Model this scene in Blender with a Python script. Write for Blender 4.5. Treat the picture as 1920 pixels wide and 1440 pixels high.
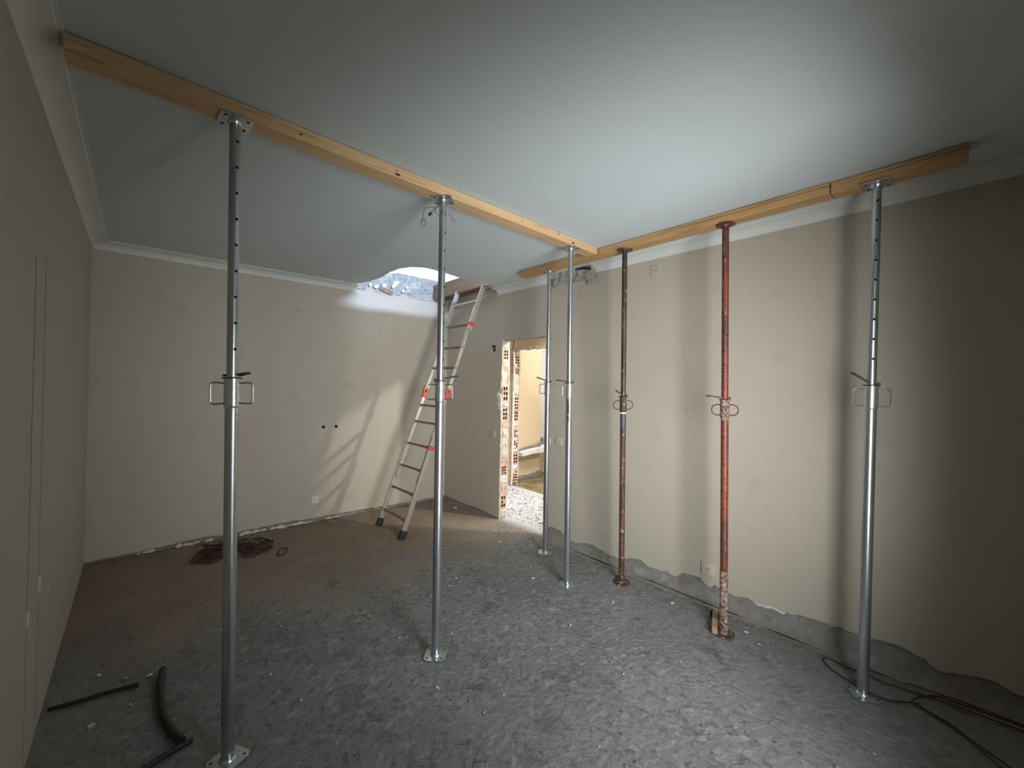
import bpy, bmesh, math, random
from mathutils import Vector, Matrix, noise
from mathutils.geometry import tessellate_polygon
random.seed(7)
S = bpy.context.scene
for o in list(bpy.data.objects): bpy.data.objects.remove(o)
COL = S.collection
PI = math.pi

# ---------------------------------------------------------------- camera
cam_d = bpy.data.cameras.new('camera'); cam = bpy.data.objects.new('camera', cam_d); COL.objects.link(cam)
rt = Vector((0.74928271, -0.66192122, 0.02087391)); up = Vector((-0.0181828, 0.01094564, 0.99977476)); fw = Vector((0.66200061, 0.74949349, 0.0038342))
M = Matrix.Identity(4)
for i in range(3):
    M[i][0] = rt[i]; M[i][1] = up[i]; M[i][2] = -fw[i]
M[0][3], M[1][3], M[2][3] = 0, 0, 1.55
cam.matrix_world = M
cam_d.sensor_width = 36; cam_d.lens = 793.2/1920*36; cam_d.clip_start = 0.02
S.camera = cam

# ---------------------------------------------------------------- world, light, exposure
W = bpy.data.worlds.new('world'); S.world = W; W.use_nodes = True
bg = W.node_tree.nodes['Background']; bg.inputs[0].default_value = (0.93, 0.97, 1.0, 1); bg.inputs[1].default_value = 1.15
S.view_settings.view_transform = 'Standard'; S.view_settings.look = 'None'
S.view_settings.gamma = 1; S.view_settings.exposure = 0; S.view_settings.use_curve_mapping = False

def area(name, loc, direction, sx, sy, power, color, spread=180):
    l = bpy.data.lights.new(name, 'AREA'); l.shape = 'RECTANGLE'; l.size = sx; l.size_y = sy; l.energy = power; l.color = color
    l.spread = math.radians(spread)
    o = bpy.data.objects.new(name, l); COL.objects.link(o); o.location = loc
    o.rotation_euler = Vector(direction).to_track_quat('-Z', 'Y').to_euler()
    return o
area('daylight_window_bounce', (1.30, -0.50, 1.15), (0.54, 1, 0.12), 1.0, 1.4, 51, (0.98, 0.98, 0.95), 104)
area('daylight_window_sky', (1.30, -0.48, 1.65), (0.45, 1, -0.42), 1.0, 0.7, 15, (0.70, 0.85, 1.0), 110)
area('hall_patch_fill', (4.12, 2.10, 2.60), (-0.35, 0.75, -0.75), 0.11, 0.11, 58, (1.0, 0.90, 0.76))  # added lamp below the closed hall ceiling, throws the back-wall light patch
area('hall_floor_fill', (3.78, 3.75, 2.62), (0.1, 0.25, -1), 0.5, 0.9, 29, (0.90, 0.94, 1.0), 85)  # added downward fill to brighten hall floor and jambs, no opening above
area('daylight_hall_window', (5.35, 0.36, 1.75), (-0.35, 1, -0.15), 0.9, 1.5, 16, (0.95, 0.96, 1.0))
area('daylight_roof', (2.18, 1.75, 3.135), (0, 1, -0.235), 0.6, 0.13, 36, (0.52, 0.68, 1.0), 90)
area('kitchen_fill', (5.2, 4.0, 2.55), (0.1, 0.8, -0.7), 0.6, 0.6, 17, (1.0, 0.97, 0.92), 130)  # fill added under the closed kitchen ceiling to brighten the wall there

# ---------------------------------------------------------------- materials
def mat(name, base=(0.5, 0.5, 0.5), rough=0.6, metal=0.0, ramps=(), bump=None, extra=None, spec=0.5, coords='Object'):
    """ramps: list of (scale, detail, lo, hi, colour, strength[, stretch]) blended over base by noise"""
    m = bpy.data.materials.new(name); m.use_nodes = True
    nt = m.node_tree; N = nt.nodes; L = nt.links; b = N['Principled BSDF']
    b.inputs['Roughness'].default_value = rough; b.inputs['Metallic'].default_value = metal; b.inputs['Specular IOR Level'].default_value = spec
    tc = N.new('ShaderNodeTexCoord')
    cur = None
    def mapped(stretch):
        mp = N.new('ShaderNodeMapping'); mp.inputs['Scale'].default_value = stretch; L.new(tc.outputs[coords], mp.inputs[0]); return mp.outputs[0]
    rgb = N.new('ShaderNodeRGB'); rgb.outputs[0].default_value = (*base, 1); cur = rgb.outputs[0]
    for k, r in enumerate(ramps):
        sc, det, lo, hi, colr, st = r[:6]; stretch = r[6] if len(r) > 6 else (1, 1, 1)
        nz = N.new('ShaderNodeTexNoise'); nz.inputs['Scale'].default_value = sc; nz.inputs['Detail'].default_value = det
        nz.noise_dimensions = '4D'; nz.inputs['W'].default_value = k*3.7+len(name)
        L.new(mapped(stretch), nz.inputs['Vector'])
        mr = N.new('ShaderNodeMapRange'); mr.inputs[1].default_value = lo; mr.inputs[2].default_value = hi; mr.inputs[4].default_value = st
        L.new(nz.outputs[0], mr.inputs[0])
        mx = N.new('ShaderNodeMix'); mx.data_type = 'RGBA'; L.new(mr.outputs[0], mx.inputs[0]); L.new(cur, mx.inputs[6]); mx.inputs[7].default_value = (*colr, 1)
        cur = mx.outputs[2]
    h = None
    if bump:
        sc, det, dist = bump[:3]; stretch = bump[3] if len(bump) > 3 else (1, 1, 1)
        nz = N.new('ShaderNodeTexNoise'); nz.inputs['Scale'].default_value = sc; nz.inputs['Detail'].default_value = det
        L.new(mapped(stretch), nz.inputs['Vector'])
        bp = N.new('ShaderNodeBump'); bp.inputs['Distance'].default_value = dist; bp.inputs['Strength'].default_value = 1
        L.new(nz.outputs[0], bp.inputs['Height']); L.new(bp.outputs[0], b.inputs['Normal']); h = bp
    if extra: cur = extra(nt, tc, cur, h) or cur
    L.new(cur, b.inputs['Base Color'])
    return m

BEIGE = (0.450, 0.407, 0.340)
def wall_extra(nt, tc, cur, h):
    # hairline cracks: thin lines where a stretched noise crosses its mid value, kept only in patches
    N = nt.nodes; L = nt.links
    nz = N.new('ShaderNodeTexNoise'); nz.inputs['Scale'].default_value = 1.1; nz.inputs['Detail'].default_value = 4; L.new(tc.outputs['Object'], nz.inputs['Vector'])
    a = N.new('ShaderNodeMath'); a.operation = 'SUBTRACT'; a.inputs[1].default_value = 0.5; L.new(nz.outputs[0], a.inputs[0])
    b = N.new('ShaderNodeMath'); b.operation = 'ABSOLUTE'; L.new(a.outputs[0], b.inputs[0])
    c = N.new('ShaderNodeMapRange'); c.inputs[1].default_value = 0.0; c.inputs[2].default_value = 0.0016; c.inputs[3].default_value = 1; c.inputs[4].default_value = 0; L.new(b.outputs[0], c.inputs[0])
    n2 = N.new('ShaderNodeTexNoise'); n2.inputs['Scale'].default_value = 0.9; n2.inputs['Detail'].default_value = 1; L.new(tc.outputs['Object'], n2.inputs['Vector'])
    d = N.new('ShaderNodeMapRange'); d.inputs[1].default_value = 0.52; d.inputs[2].default_value = 0.62; d.inputs[4].default_value = 0.14; L.new(n2.outputs[0], d.inputs[0])
    e = N.new('ShaderNodeMath'); e.operation = 'MULTIPLY'; L.new(c.outputs[0], e.inputs[0]); L.new(d.outputs[0], e.inputs[1])
    mx = N.new('ShaderNodeMix'); mx.data_type = 'RGBA'; L.new(e.outputs[0], mx.inputs[0]); L.new(cur, mx.inputs[6]); mx.inputs[7].default_value = (0.2, 0.17, 0.13, 1)
    return mx.outputs[2]
m_wall = mat('beige_wall_paint', BEIGE, 0.62, ramps=[(1.3, 3, .45, .75, (0.41, 0.36, 0.285), .5), (7, 5, .6, .72, (0.30, 0.26, 0.20), .25), (3, 6, .62, .75, (0.50, 0.455, 0.385), .4)], bump=(60, 4, 0.0006), extra=wall_extra, spec=0.35)
m_wallplate0 = mat('crack_grey', (0.28, 0.25, 0.205), 0.8, bump=(40, 3, .0003))
m_ceil = mat('white_ceiling_paint', (0.52, 0.585, 0.615), 0.7, ramps=[(1.2, 3, .5, .8, (0.50, 0.55, 0.565), .5)], bump=(50, 3, 0.0004), spec=0.3)
m_trim = mat('white_cornice_paint', (0.60, 0.62, 0.61), 0.6, ramps=[(4, 4, .5, .8, (0.54, 0.54, 0.51), .5)], bump=(30, 3, 0.0008))
m_bare = mat('bare_render', (0.205, 0.20, 0.185), 0.95, ramps=[(9, 6, .5, .66, (0.28, 0.275, 0.26), .75), (22, 5, .52, .64, (0.15, 0.135, 0.115), .7), (3.5, 4, .5, .64, (0.21, 0.165, 0.125), .6)], bump=(28, 8, 0.006))
m_plast = mat('broken_plaster', (0.62, 0.56, 0.45), 0.95, ramps=[(14, 6, .5, .62, (0.46, 0.40, 0.31), .7), (30, 5, .55, .7, (0.72, 0.70, 0.66), .7)], bump=(55, 8, 0.012))
m_patch = mat('grey_broken_plaster', (0.30, 0.285, 0.26), 0.95, ramps=[(16, 6, .48, .62, (0.40, 0.385, 0.355), .8), (34, 5, .54, .64, (0.13, 0.115, 0.10), .8)], bump=(45, 8, 0.010))
m_plastw = mat('white_gypsum', (0.74, 0.73, 0.70), 0.9, ramps=[(18, 6, .5, .65, (0.5, 0.46, 0.40), .6)], bump=(50, 8, 0.01))
m_mason = mat('roof_masonry', (0.33, 0.345, 0.34), 0.95, ramps=[(9, 6, .48, .6, (0.45, 0.47, 0.46), .8), (26, 5, .60, .66, (0.14, 0.12, 0.10), .6), (6, 3, .62, .70, (0.42, 0.32, 0.29), .6)], bump=(25, 8, 0.02))
m_clay = mat('fired_clay', (0.60, 0.29, 0.17), 0.85, ramps=[(20, 5, .42, .6, (0.74, 0.62, 0.50), .8)], bump=(60, 5, 0.003))
m_clayshade = mat('fired_clay_inside', (0.07, 0.014, 0.010), 0.9, bump=(60, 4, 0.002))  # darkened copy of the clay: shade inside the holes put into colour
m_black = mat('black_rubber', (0.016, 0.016, 0.016), 0.55, ramps=[(30, 5, .55, .7, (0.07, 0.065, 0.06), .6)], bump=(80, 4, 0.001))
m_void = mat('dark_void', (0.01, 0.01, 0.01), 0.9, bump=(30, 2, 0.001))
m_galv = mat('galvanised_steel', (0.50, 0.54, 0.56), 0.30, 0.92, ramps=[(14, 4, .45, .7, (0.32, 0.36, 0.38), .7, (1, 1, .25)), (60, 3, .6, .7, (0.6, 0.62, 0.62), .5)], bump=(40, 4, 0.0005))
m_galvbright = mat('bright_zinc', (0.68, 0.71, 0.71), 0.27, 0.92, ramps=[(50, 4, .5, .7, (0.45, 0.48, 0.47), .7)], bump=(60, 4, 0.0005))
m_wire = mat('zinc_wire', (0.6, 0.6, 0.56), 0.25, 0.9, ramps=[(30, 4, .5, .7, (0.35, 0.32, 0.26), .7)], bump=(60, 3, 0.0002))
m_darksteel = mat('dark_oiled_steel', (0.10, 0.10, 0.10), 0.45, 0.8, ramps=[(30, 4, .5, .7, (0.16, 0.11, 0.07), .7)], bump=(60, 3, 0.0004))
m_rustred = mat('rusty_red_paint', (0.185, 0.040, 0.018), 0.5, 0.15, ramps=[(9, 5, .45, .6, (0.085, 0.032, 0.022), .9, (1, 1, .3)), (40, 6, .60, .68, (0.30, 0.22, 0.18), .6, (1, 1, .5)), (55, 5, .55, .63, (0.035, 0.018, 0.012), .85)], bump=(70, 6, 0.002))
m_rustdark = mat('black_brown_rust', (0.040, 0.030, 0.024), 0.5, 0.35, ramps=[(16, 5, .5, .64, (0.09, 0.048, 0.028), .8, (1, 1, .4)), (40, 4, .61, .67, (0.40, 0.37, 0.33), .8)], bump=(80, 6, 0.0022))
m_rustbrown = mat('brown_rust', (0.062, 0.034, 0.023), 0.6, 0.2, ramps=[(20, 5, .5, .64, (0.15, 0.07, 0.04), .8, (1, 1, .4)), (45, 4, .6, .67, (0.42, 0.38, 0.34), .7)], bump=(80, 6, 0.002))
m_bluepaint = mat('worn_blue_paint', (0.05, 0.072, 0.082), 0.5, 0.2, ramps=[(25, 5, .52, .64, (0.07, 0.04, 0.028), .9)], bump=(70, 5, 0.001))
m_cement = mat('cement_crust', (0.24, 0.18, 0.145), 0.95, ramps=[(60, 6, .45, .55, (0.09, 0.042, 0.03), .9), (50, 4, .55, .65, (0.46, 0.40, 0.36), .8)], bump=(70, 8, 0.008))
m_alu = mat('dusty_aluminium', (0.52, 0.49, 0.45), 0.38, 0.6, ramps=[(14, 5, .45, .65, (0.50, 0.44, 0.36), .7), (45, 4, .6, .68, (0.75, 0.74, 0.72), .7)], bump=(50, 4, 0.0008))
m_rung = mat('grimy_aluminium', (0.26, 0.24, 0.21), 0.5, 0.5, ramps=[(25, 5, .45, .65, (0.16, 0.14, 0.12), .7)], bump=(60, 4, 0.001))
m_redplas = mat('red_plastic', (0.62, 0.075, 0.045), 0.45, ramps=[(25, 4, .5, .7, (0.50, 0.20, 0.13), .5)], bump=(60, 3, 0.0004))
m_cable = mat('dark_red_cable', (0.055, 0.014, 0.012), 0.5, ramps=[(18, 4, .5, .7, (0.02, 0.012, 0.012), .7)], bump=(60, 3, 0.0003))
m_white = mat('white_plastic', (0.60, 0.58, 0.53), 0.4, ramps=[(30, 4, .55, .7, (0.45, 0.42, 0.36), .5)], bump=(60, 3, 0.0003))
m_rust_clip = mat('rusty_bar', (0.05, 0.027, 0.018), 0.75, 0.2, ramps=[(40, 4, .5, .65, (0.11, 0.05, 0.03), .8)], bump=(90, 5, 0.001))
m_chip = mat('rubble', (0.20, 0.19, 0.17), 0.95, ramps=[(9, 2, .48, .56, (0.085, 0.075, 0.065), .9), (11, 2, .58, .64, (0.45, 0.43, 0.39), .9)], bump=(60, 5, 0.003), coords='Object')
m_chipw = mat('pale_rubble', (0.60, 0.58, 0.54), 0.95, ramps=[(30, 3, .45, .6, (0.42, 0.40, 0.36), .7)], bump=(60, 5, 0.003))

def wood(name, c1, c2, c3, axis=0, rough=0.6):
    st = [9, 9, 9]; st[axis] = 0.55; st = tuple(st)
    return mat(name, c1, rough, ramps=[(2.2, 6, .42, .66, c2, .8, st), (5.5, 5, .55, .68, c3, .55, st), (1.3, 2, .5, .75, c2, .45)], bump=(5, 6, 0.0016, st))
m_pine = wood('fresh_pine', (0.60, 0.42, 0.235), (0.50, 0.315, 0.155), (0.30, 0.165, 0.065), 0)
m_pine2 = wood('weathered_pine', (0.47, 0.295, 0.135), (0.36, 0.20, 0.075), (0.17, 0.095, 0.035), 1)
m_joist = wood('old_joist', (0.24, 0.165, 0.11), (0.15, 0.095, 0.06), (0.34, 0.27, 0.20), 1)
m_offcut = wood('timber_offcut', (0.40, 0.26, 0.13), (0.26, 0.15, 0.07), (0.13, 0.075, 0.035), 0)
m_knot = mat('knot', (0.075, 0.03, 0.012), 0.5, bump=(60, 3, 0.001))

def floor_extra(nt, tc, cur, h):
    """worn imprint of a block floor: fingers in alternating squares laid across the room, as fine relief and tone"""
    N = nt.nodes; L = nt.links
    def math_(op, a, b=None, c=None):
        n = N.new('ShaderNodeMath'); n.operation = op
        for i, v in enumerate((a, b, c)):
            if v is None: continue
            if isinstance(v, (int, float)): n.inputs[i].default_value = v
            else: L.new(v, n.inputs[i])
        return n.outputs[0]
    mp = N.new('ShaderNodeMapping'); mp.inputs['Rotation'].default_value = (0, 0, math.radians(43)); L.new(tc.outputs['Object'], mp.inputs[0])
    dn = N.new('ShaderNodeTexNoise'); dn.inputs['Scale'].default_value = 14; dn.inputs['Detail'].default_value = 3; L.new(tc.outputs['Object'], dn.inputs['Vector'])
    dv = N.new('ShaderNodeVectorMath'); dv.operation = 'SCALE'; dv.inputs['Scale'].default_value = 0.03; L.new(dn.outputs[1], dv.inputs[0])
    av = N.new('ShaderNodeVectorMath'); av.operation = 'ADD'; L.new(mp.outputs[0], av.inputs[0]); L.new(dv.outputs[0], av.inputs[1])
    sp = N.new('ShaderNodeSeparateXYZ'); L.new(av.outputs[0], sp.inputs[0])
    B = 0.15
    bx = math_('FLOOR', math_('DIVIDE', sp.outputs[0], B)); by = math_('FLOOR', math_('DIVIDE', sp.outputs[1], B))
    par = math_('MODULO', math_('ABSOLUTE', math_('ADD', bx, by)), 2)
    # finger coordinate: x when even, y when odd
    co = math_('ADD', math_('MULTIPLY', sp.outputs[0], par), math_('MULTIPLY', sp.outputs[1], math_('SUBTRACT', 1, par)))
    fc = math_('DIVIDE', co, B/4)
    fid = math_('FLOOR', fc); fr = math_('SUBTRACT', fc, fid)
    cb = N.new('ShaderNodeCombineXYZ'); L.new(bx, cb.inputs[0]); L.new(by, cb.inputs[1]); L.new(fid, cb.inputs[2])
    wn = N.new('ShaderNodeTexWhiteNoise'); L.new(cb.outputs[0], wn.inputs[0])
    edge = math_('MULTIPLY', math_('ABSOLUTE', math_('SUBTRACT', fr, 0.5)), 2)
    edge = math_('POWER', edge, 10)
    mk = N.new('ShaderNodeTexNoise'); mk.inputs['Scale'].default_value = 3.2; mk.inputs['Detail'].default_value = 5; L.new(tc.outputs['Object'], mk.inputs['Vector'])
    sx_ = N.new('ShaderNodeSeparateXYZ'); L.new(tc.outputs['Object'], sx_.inputs[0]); SX = sx_.outputs[0]
    edge = math_('MULTIPLY', edge, math_('LESS_THAN', SX, 3.21))
    mask = N.new('ShaderNodeMapRange'); mask.inputs[1].default_value = 0.38; mask.inputs[2].default_value = 0.62; L.new(mk.outputs[0], mask.inputs[0])
    w2 = N.new('ShaderNodeTexWhiteNoise'); ofs = N.new('ShaderNodeVectorMath'); ofs.operation = 'ADD'; ofs.inputs[1].default_value = (17.3, 5.1, 2.2); L.new(cb.outputs[0], ofs.inputs[0]); L.new(ofs.outputs[0], w2.inputs[0])
    gate = math_('GREATER_THAN', w2.outputs[0], 0.40)
    wear = N.new('ShaderNodeTexNoise'); wear.inputs['Scale'].default_value = 11; wear.inputs['Detail'].default_value = 5; L.new(tc.outputs['Object'], wear.inputs['Vector'])
    wm = N.new('ShaderNodeMapRange'); wm.inputs[1].default_value = 0.42; wm.inputs[2].default_value = 0.58; L.new(wear.outputs[0], wm.inputs[0])
    msk = math_('MULTIPLY', mask.outputs[0], math_('MULTIPLY', gate, wm.outputs[0]))
    tone = math_('MULTIPLY', math_('SUBTRACT', wn.outputs[0], 0.5), msk)
    tone = math_('MULTIPLY', tone, math_('LESS_THAN', SX, 3.21)); ht = math_('ADD', math_('MULTIPLY', tone, 1.4), math_('MULTIPLY', math_('MULTIPLY', edge, msk), 0.5))
    # colour: tone shifts the value
    hs = N.new('ShaderNodeHueSaturation'); L.new(cur, hs.inputs['Color']); L.new(math_('ADD', 1.0, math_('MULTIPLY', tone, 0.62)), hs.inputs['Value'])
    # brown dust towards the back of the room and along the left wall
    sp2 = N.new('ShaderNodeSeparateXYZ'); L.new(tc.outputs['Object'], sp2.inputs[0])
    bn = N.new('ShaderNodeTexNoise'); bn.inputs['Scale'].default_value = 2.4; bn.inputs['Detail'].default_value = 6; L.new(tc.outputs['Object'], bn.inputs['Vector'])
    g = math_('ADD', math_('ADD', math_('MULTIPLY', sp2.outputs[1], 1.0), math_('MULTIPLY', sp2.outputs[0], 0.02)), math_('MULTIPLY', bn.outputs[0], 1.6))
    gm = N.new('ShaderNodeMapRange'); gm.inputs[1].default_value = 3.75; gm.inputs[2].default_value = 4.45; gm.inputs[4].default_value = 0.88; L.new(g, gm.inputs[0])
    # the hall beyond the doorway is pale again
    hm = N.new('ShaderNodeMapRange'); hm.inputs[1].default_value = 3.12; hm.inputs[2].default_value = 3.3; hm.inputs[3].default_value = 1; hm.inputs[4].default_value = 0; L.new(sp2.outputs[0], hm.inputs[0])
    gg = math_('MULTIPLY', gm.outputs[0], hm.outputs[0])
    mx = N.new('ShaderNodeMix'); mx.data_type = 'RGBA'; L.new(gg, mx.inputs[0]); L.new(hs.outputs[0], mx.inputs[6]); 
    bc = N.new('ShaderNodeMix'); bc.data_type = 'RGBA'; L.new(bn.outputs[0], bc.inputs[0]); bc.inputs[6].default_value = (0.135, 0.10, 0.07, 1); bc.inputs[7].default_value = (0.33, 0.25, 0.17, 1)
    L.new(bc.outputs[2], mx.inputs[7])
    pale = N.new('ShaderNodeMix'); pale.data_type = 'RGBA'; L.new(math_('MULTIPLY', math_('SUBTRACT', 1, hm.outputs[0]), 0.75), pale.inputs[0]); L.new(mx.outputs[2], pale.inputs[6]); pale.inputs[7].default_value = (0.55, 0.53, 0.52, 1)
    b2 = N.new('ShaderNodeBump'); b2.inputs['Distance'].default_value = 0.006; b2.inputs['Strength'].default_value = 1
    L.new(ht, b2.inputs['Height']); L.new(h.outputs[0], b2.inputs['Normal'])
    L.new(b2.outputs[0], N['Principled BSDF'].inputs['Normal'])
    return pale.outputs[2]
m_floor = mat('stripped_screed', (0.195, 0.195, 0.184), 0.85, ramps=[(1.6, 4, .45, .7, (0.14, 0.14, 0.134), .8), (13, 7, .54, .64, (0.30, 0.30, 0.285), .55, (1, 1.8, 1)), (17, 6, .54, .63, (0.105, 0.105, 0.10), .65, (1.7, 1, 1)), (38, 3, .66, .70, (0.055, 0.052, 0.05), .8), (0.9, 3, .45, .65, (0.20, 0.205, 0.20), .5), (5, 5, .60, .70, (0.11, 0.11, 0.105), .7)],
              bump=(34, 9, 0.009), extra=floor_extra, spec=0.35)
m_kfloor = mat('wet_kitchen_floor', (0.16, 0.12, 0.05), 0.45, ramps=[(5, 4, .45, .6, (0.32, 0.26, 0.13), .8)], bump=(20, 5, 0.003))
m_hallwall = mat('yellow_beige_paint', (0.66, 0.52, 0.34), 0.7, ramps=[(3, 4, .5, .7, (0.58, 0.47, 0.31), .6)], bump=(50, 4, 0.0006))
m_ktile = mat('pale_green_tile', (0.55, 0.55, 0.34), 0.5, ramps=[(9, 4, .5, .6, (0.50, 0.49, 0.27), .6, (.3, .3, 3))], bump=(20, 4, 0.002))

# ---------------------------------------------------------------- mesh helpers
class MB:
    def __init__(s): s.v = []; s.f = []; s.mi = []
    def add(s, vs, fs, mi=0):
        k = len(s.v); s.v += [Vector(v) for v in vs]; s.f += [tuple(i+k for i in f) for f in fs]; s.mi += [mi]*len(fs); return s
    def box(s, a, b, mi=0, T=None, jit=0):
        x0, y0, z0 = a; x1, y1, z1 = b
        vs = [Vector(p) for p in ((x0,y0,z0),(x1,y0,z0),(x1,y1,z0),(x0,y1,z0),(x0,y0,z1),(x1,y0,z1),(x1,y1,z1),(x0,y1,z1))]
        if jit: vs = [v+Vector([random.uniform(-jit, jit) for _ in range(3)]) for v in vs]
        if T: vs = [T @ v for v in vs]
        return s.add(vs, [(0,3,2,1),(4,5,6,7),(0,1,5,4),(1,2,6,5),(2,3,7,6),(3,0,4,7)], mi)
    def tube(s, pts, r, n=8, closed=False, mi=0, caps=True):
        pts = [Vector(p) for p in pts]; m = len(pts); R = r if isinstance(r, (list, tuple)) else [r]*m
        t0 = (pts[1]-pts[0]).normalized(); ref = Vector((0,0,1)) if abs(t0.z) < .9 else Vector((1,0,0))
        nrm = t0.cross(ref).normalized(); rings = []
        for i in range(m):
            if closed: t = (pts[(i+1) % m]-pts[i-1]).normalized()
            else: t = (pts[min(i+1, m-1)]-pts[max(i-1, 0)]).normalized()
            nrm = (nrm - t*nrm.dot(t)).normalized(); bn = t.cross(nrm)
            rings.append([pts[i]+(nrm*math.cos(2*PI*k/n)+bn*math.sin(2*PI*k/n))*R[i] for k in range(n)])
        vs = [v for ring in rings for v in ring]; fs = []
        for i in range(m if closed else m-1):
            j = (i+1) % m
            for k in range(n): fs.append((i*n+k, i*n+(k+1) % n, j*n+(k+1) % n, j*n+k))
        if caps and not closed: fs += [tuple(range(n))[::-1], tuple((m-1)*n+k for k in range(n))]
        return s.add(vs, fs, mi)
    def lathe(s, prof, T=None, n=16, mi=0, caps=True):
        """prof: list of (r, z) ; T: frame matrix"""
        vs = []; fs = []
        for r, z in prof:
            for k in range(n):
                v = Vector((r*math.cos(2*PI*k/n), r*math.sin(2*PI*k/n), z)); vs.append(T @ v if T else v)
        for i in range(len(prof)-1):
            for k in range(n): fs.append((i*n+k, i*n+(k+1) % n, (i+1)*n+(k+1) % n, (i+1)*n+k))
        if caps: fs += [tuple(range(n))[::-1], tuple((len(prof)-1)*n+k for k in range(n))]
        return s.add(vs, fs, mi)
    def prism(s, poly, to3, depth, mi=0):
        """poly: 2D outline; to3(u, v, w) -> 3D; w from 0 to depth"""
        n = len(poly); tri = tessellate_polygon([[Vector((u, v, 0)) for u, v in poly]])
        vs = [to3(u, v, 0) for u, v in poly]+[to3(u, v, depth) for u, v in poly]
        fs = [tuple(t) for t in tri]+[tuple(i+n for i in t)[::-1] for t in tri]+[(i, (i+1) % n, (i+1) % n+n, i+n) for i in range(n)]
        return s.add(vs, fs, mi)
    def build(s, name, mats, parent=None, smooth=False, origin=None, bevel=0, angle=35):
        me = bpy.data.meshes.new(name)
        off = Vector(origin) if origin is not None else Vector((0, 0, 0))
        pw = Vector((0, 0, 0)); p = parent
        while p is not None: pw += p.location; p = p.parent
        base = pw+off if parent is not None else off
        me.from_pydata([tuple(v-base) for v in s.v], [], s.f)
        for m_ in (mats if isinstance(mats, (list, tuple)) else [mats]): me.materials.append(m_)
        me.polygons.foreach_set('material_index', s.mi)
        bm = bmesh.new(); bm.from_mesh(me); bmesh.ops.recalc_face_normals(bm, faces=bm.faces)
        if bevel:
            es = [e for e in bm.edges if len(e.link_faces) == 2 and e.calc_face_angle(0) > .5]
            bmesh.ops.bevel(bm, geom=es, offset=bevel, segments=2, affect='EDGES', profile=.7)
        bm.to_mesh(me); bm.free()
        if smooth or bevel:
            for pl in me.polygons: pl.use_smooth = True
            me.set_sharp_from_angle(angle=math.radians(angle))
        o = bpy.data.objects.new(name, me); COL.objects.link(o)
        if parent is not None: o.parent = parent
        o.location = off
        return o

def empty(name, loc, label, cat, group=None):
    o = bpy.data.objects.new(name, None); COL.objects.link(o); o.location = loc; o.empty_display_size = .1
    o['label'] = label; o['category'] = cat
    if group: o['group'] = group
    return o
def tag(o, label, cat, group=None, kind=None):
    o['label'] = label; o['category'] = cat
    if group: o['group'] = group
    if kind: o['kind'] = kind
    return o
def struct(o, label, cat='structure'):
    o['kind'] = 'structure'; o['label'] = label; o['category'] = cat; return o
def smooth_path(pts, n=6, closed=False):
    P = [Vector(p) for p in pts]; out = []; m = len(P)
    for i in range(m if closed else m-1):
        p0 = P[i-1] if (closed or i > 0) else P[i]; p1 = P[i]; p2 = P[(i+1) % m]; p3 = P[(i+2) % m] if (closed or i+2 < m) else P[(i+1) % m]
        for k in range(n):
            t = k/n
            out.append(0.5*((2*p1)+(-p0+p2)*t+(2*p0-5*p1+4*p2-p3)*t*t+(-p0+3*p1-3*p2+p3)*t**3))
    if not closed: out.append(P[-1])
    return out
def frame(a, b, ref=(1, 0, 0)):
    a = Vector(a); w = (Vector(b)-a).normalized(); u = Vector(ref); u = (u-w*u.dot(w)).normalized(); v = w.cross(u)
    T = Matrix.Identity(4)
    for i in range(3): T[i][0] = u[i]; T[i][1] = v[i]; T[i][2] = w[i]; T[i][3] = a[i]
    return T
def rag(pts, step, amp, seed=0):
    """subdivide a 2D polyline and make it ragged"""
    out = []
    for i in range(len(pts)-1):
        a = Vector(pts[i]); b = Vector(pts[i+1]); d = (b-a); L = d.length; n = max(1, int(L/step)); nr = Vector((-d.y, d.x)).normalized() if L else Vector((0, 0))
        for k in range(n):
            p = a+d*k/n
            if k: p = p+nr*noise.noise(Vector((p.x*25+seed, p.y*25, seed)))*amp*1.6+nr*random.uniform(-amp, amp)*.35
            out.append((p.x, p.y))
    out.append(tuple(pts[-1])); return out

# ---------------------------------------------------------------- the room
XR, YB, XL, YF, H = 3.1645, 4.938, -0.309, -0.15, 2.68
DY0, DY1, DZ = 3.03, 3.765, 2.075           # doorway
# floor, a real undulating surface
def floor_mesh():
    mb = MB(); nx, ny = 250, 330; x0, x1, y0, y1 = -0.55, 4.40, -0.6, 5.0
    vs = []
    for j in range(ny+1):
        for i in range(nx+1):
            x = x0+(x1-x0)*i/nx; y = y0+(y1-y0)*j/ny
            z = 0.006*(noise.noise(Vector((x*2.1, y*2.1, 0))))+0.0022*noise.noise(Vector((x*7, y*7, 3)))+0.0011*noise.noise(Vector((x*24, y*24, 7)))
            vs.append((x, y, z-0.004))
    fs = [(j*(nx+1)+i, j*(nx+1)+i+1, (j+1)*(nx+1)+i+1, (j+1)*(nx+1)+i) for j in range(ny) for i in range(nx)]
    mb.add(vs, fs); return mb
struct(floor_mesh().build('floor', m_floor, smooth=True, angle=180), 'grey stripped screed floor with the worn imprint of parquet fingers', 'floor')
MB().box((4.40, -0.6, -0.12), (7.2, 6.2, -0.012)).build('floor', m_kfloor)
struct(bpy.data.objects['floor.001'], 'wet brownish floor of the kitchen seen through the doorway', 'floor')

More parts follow.
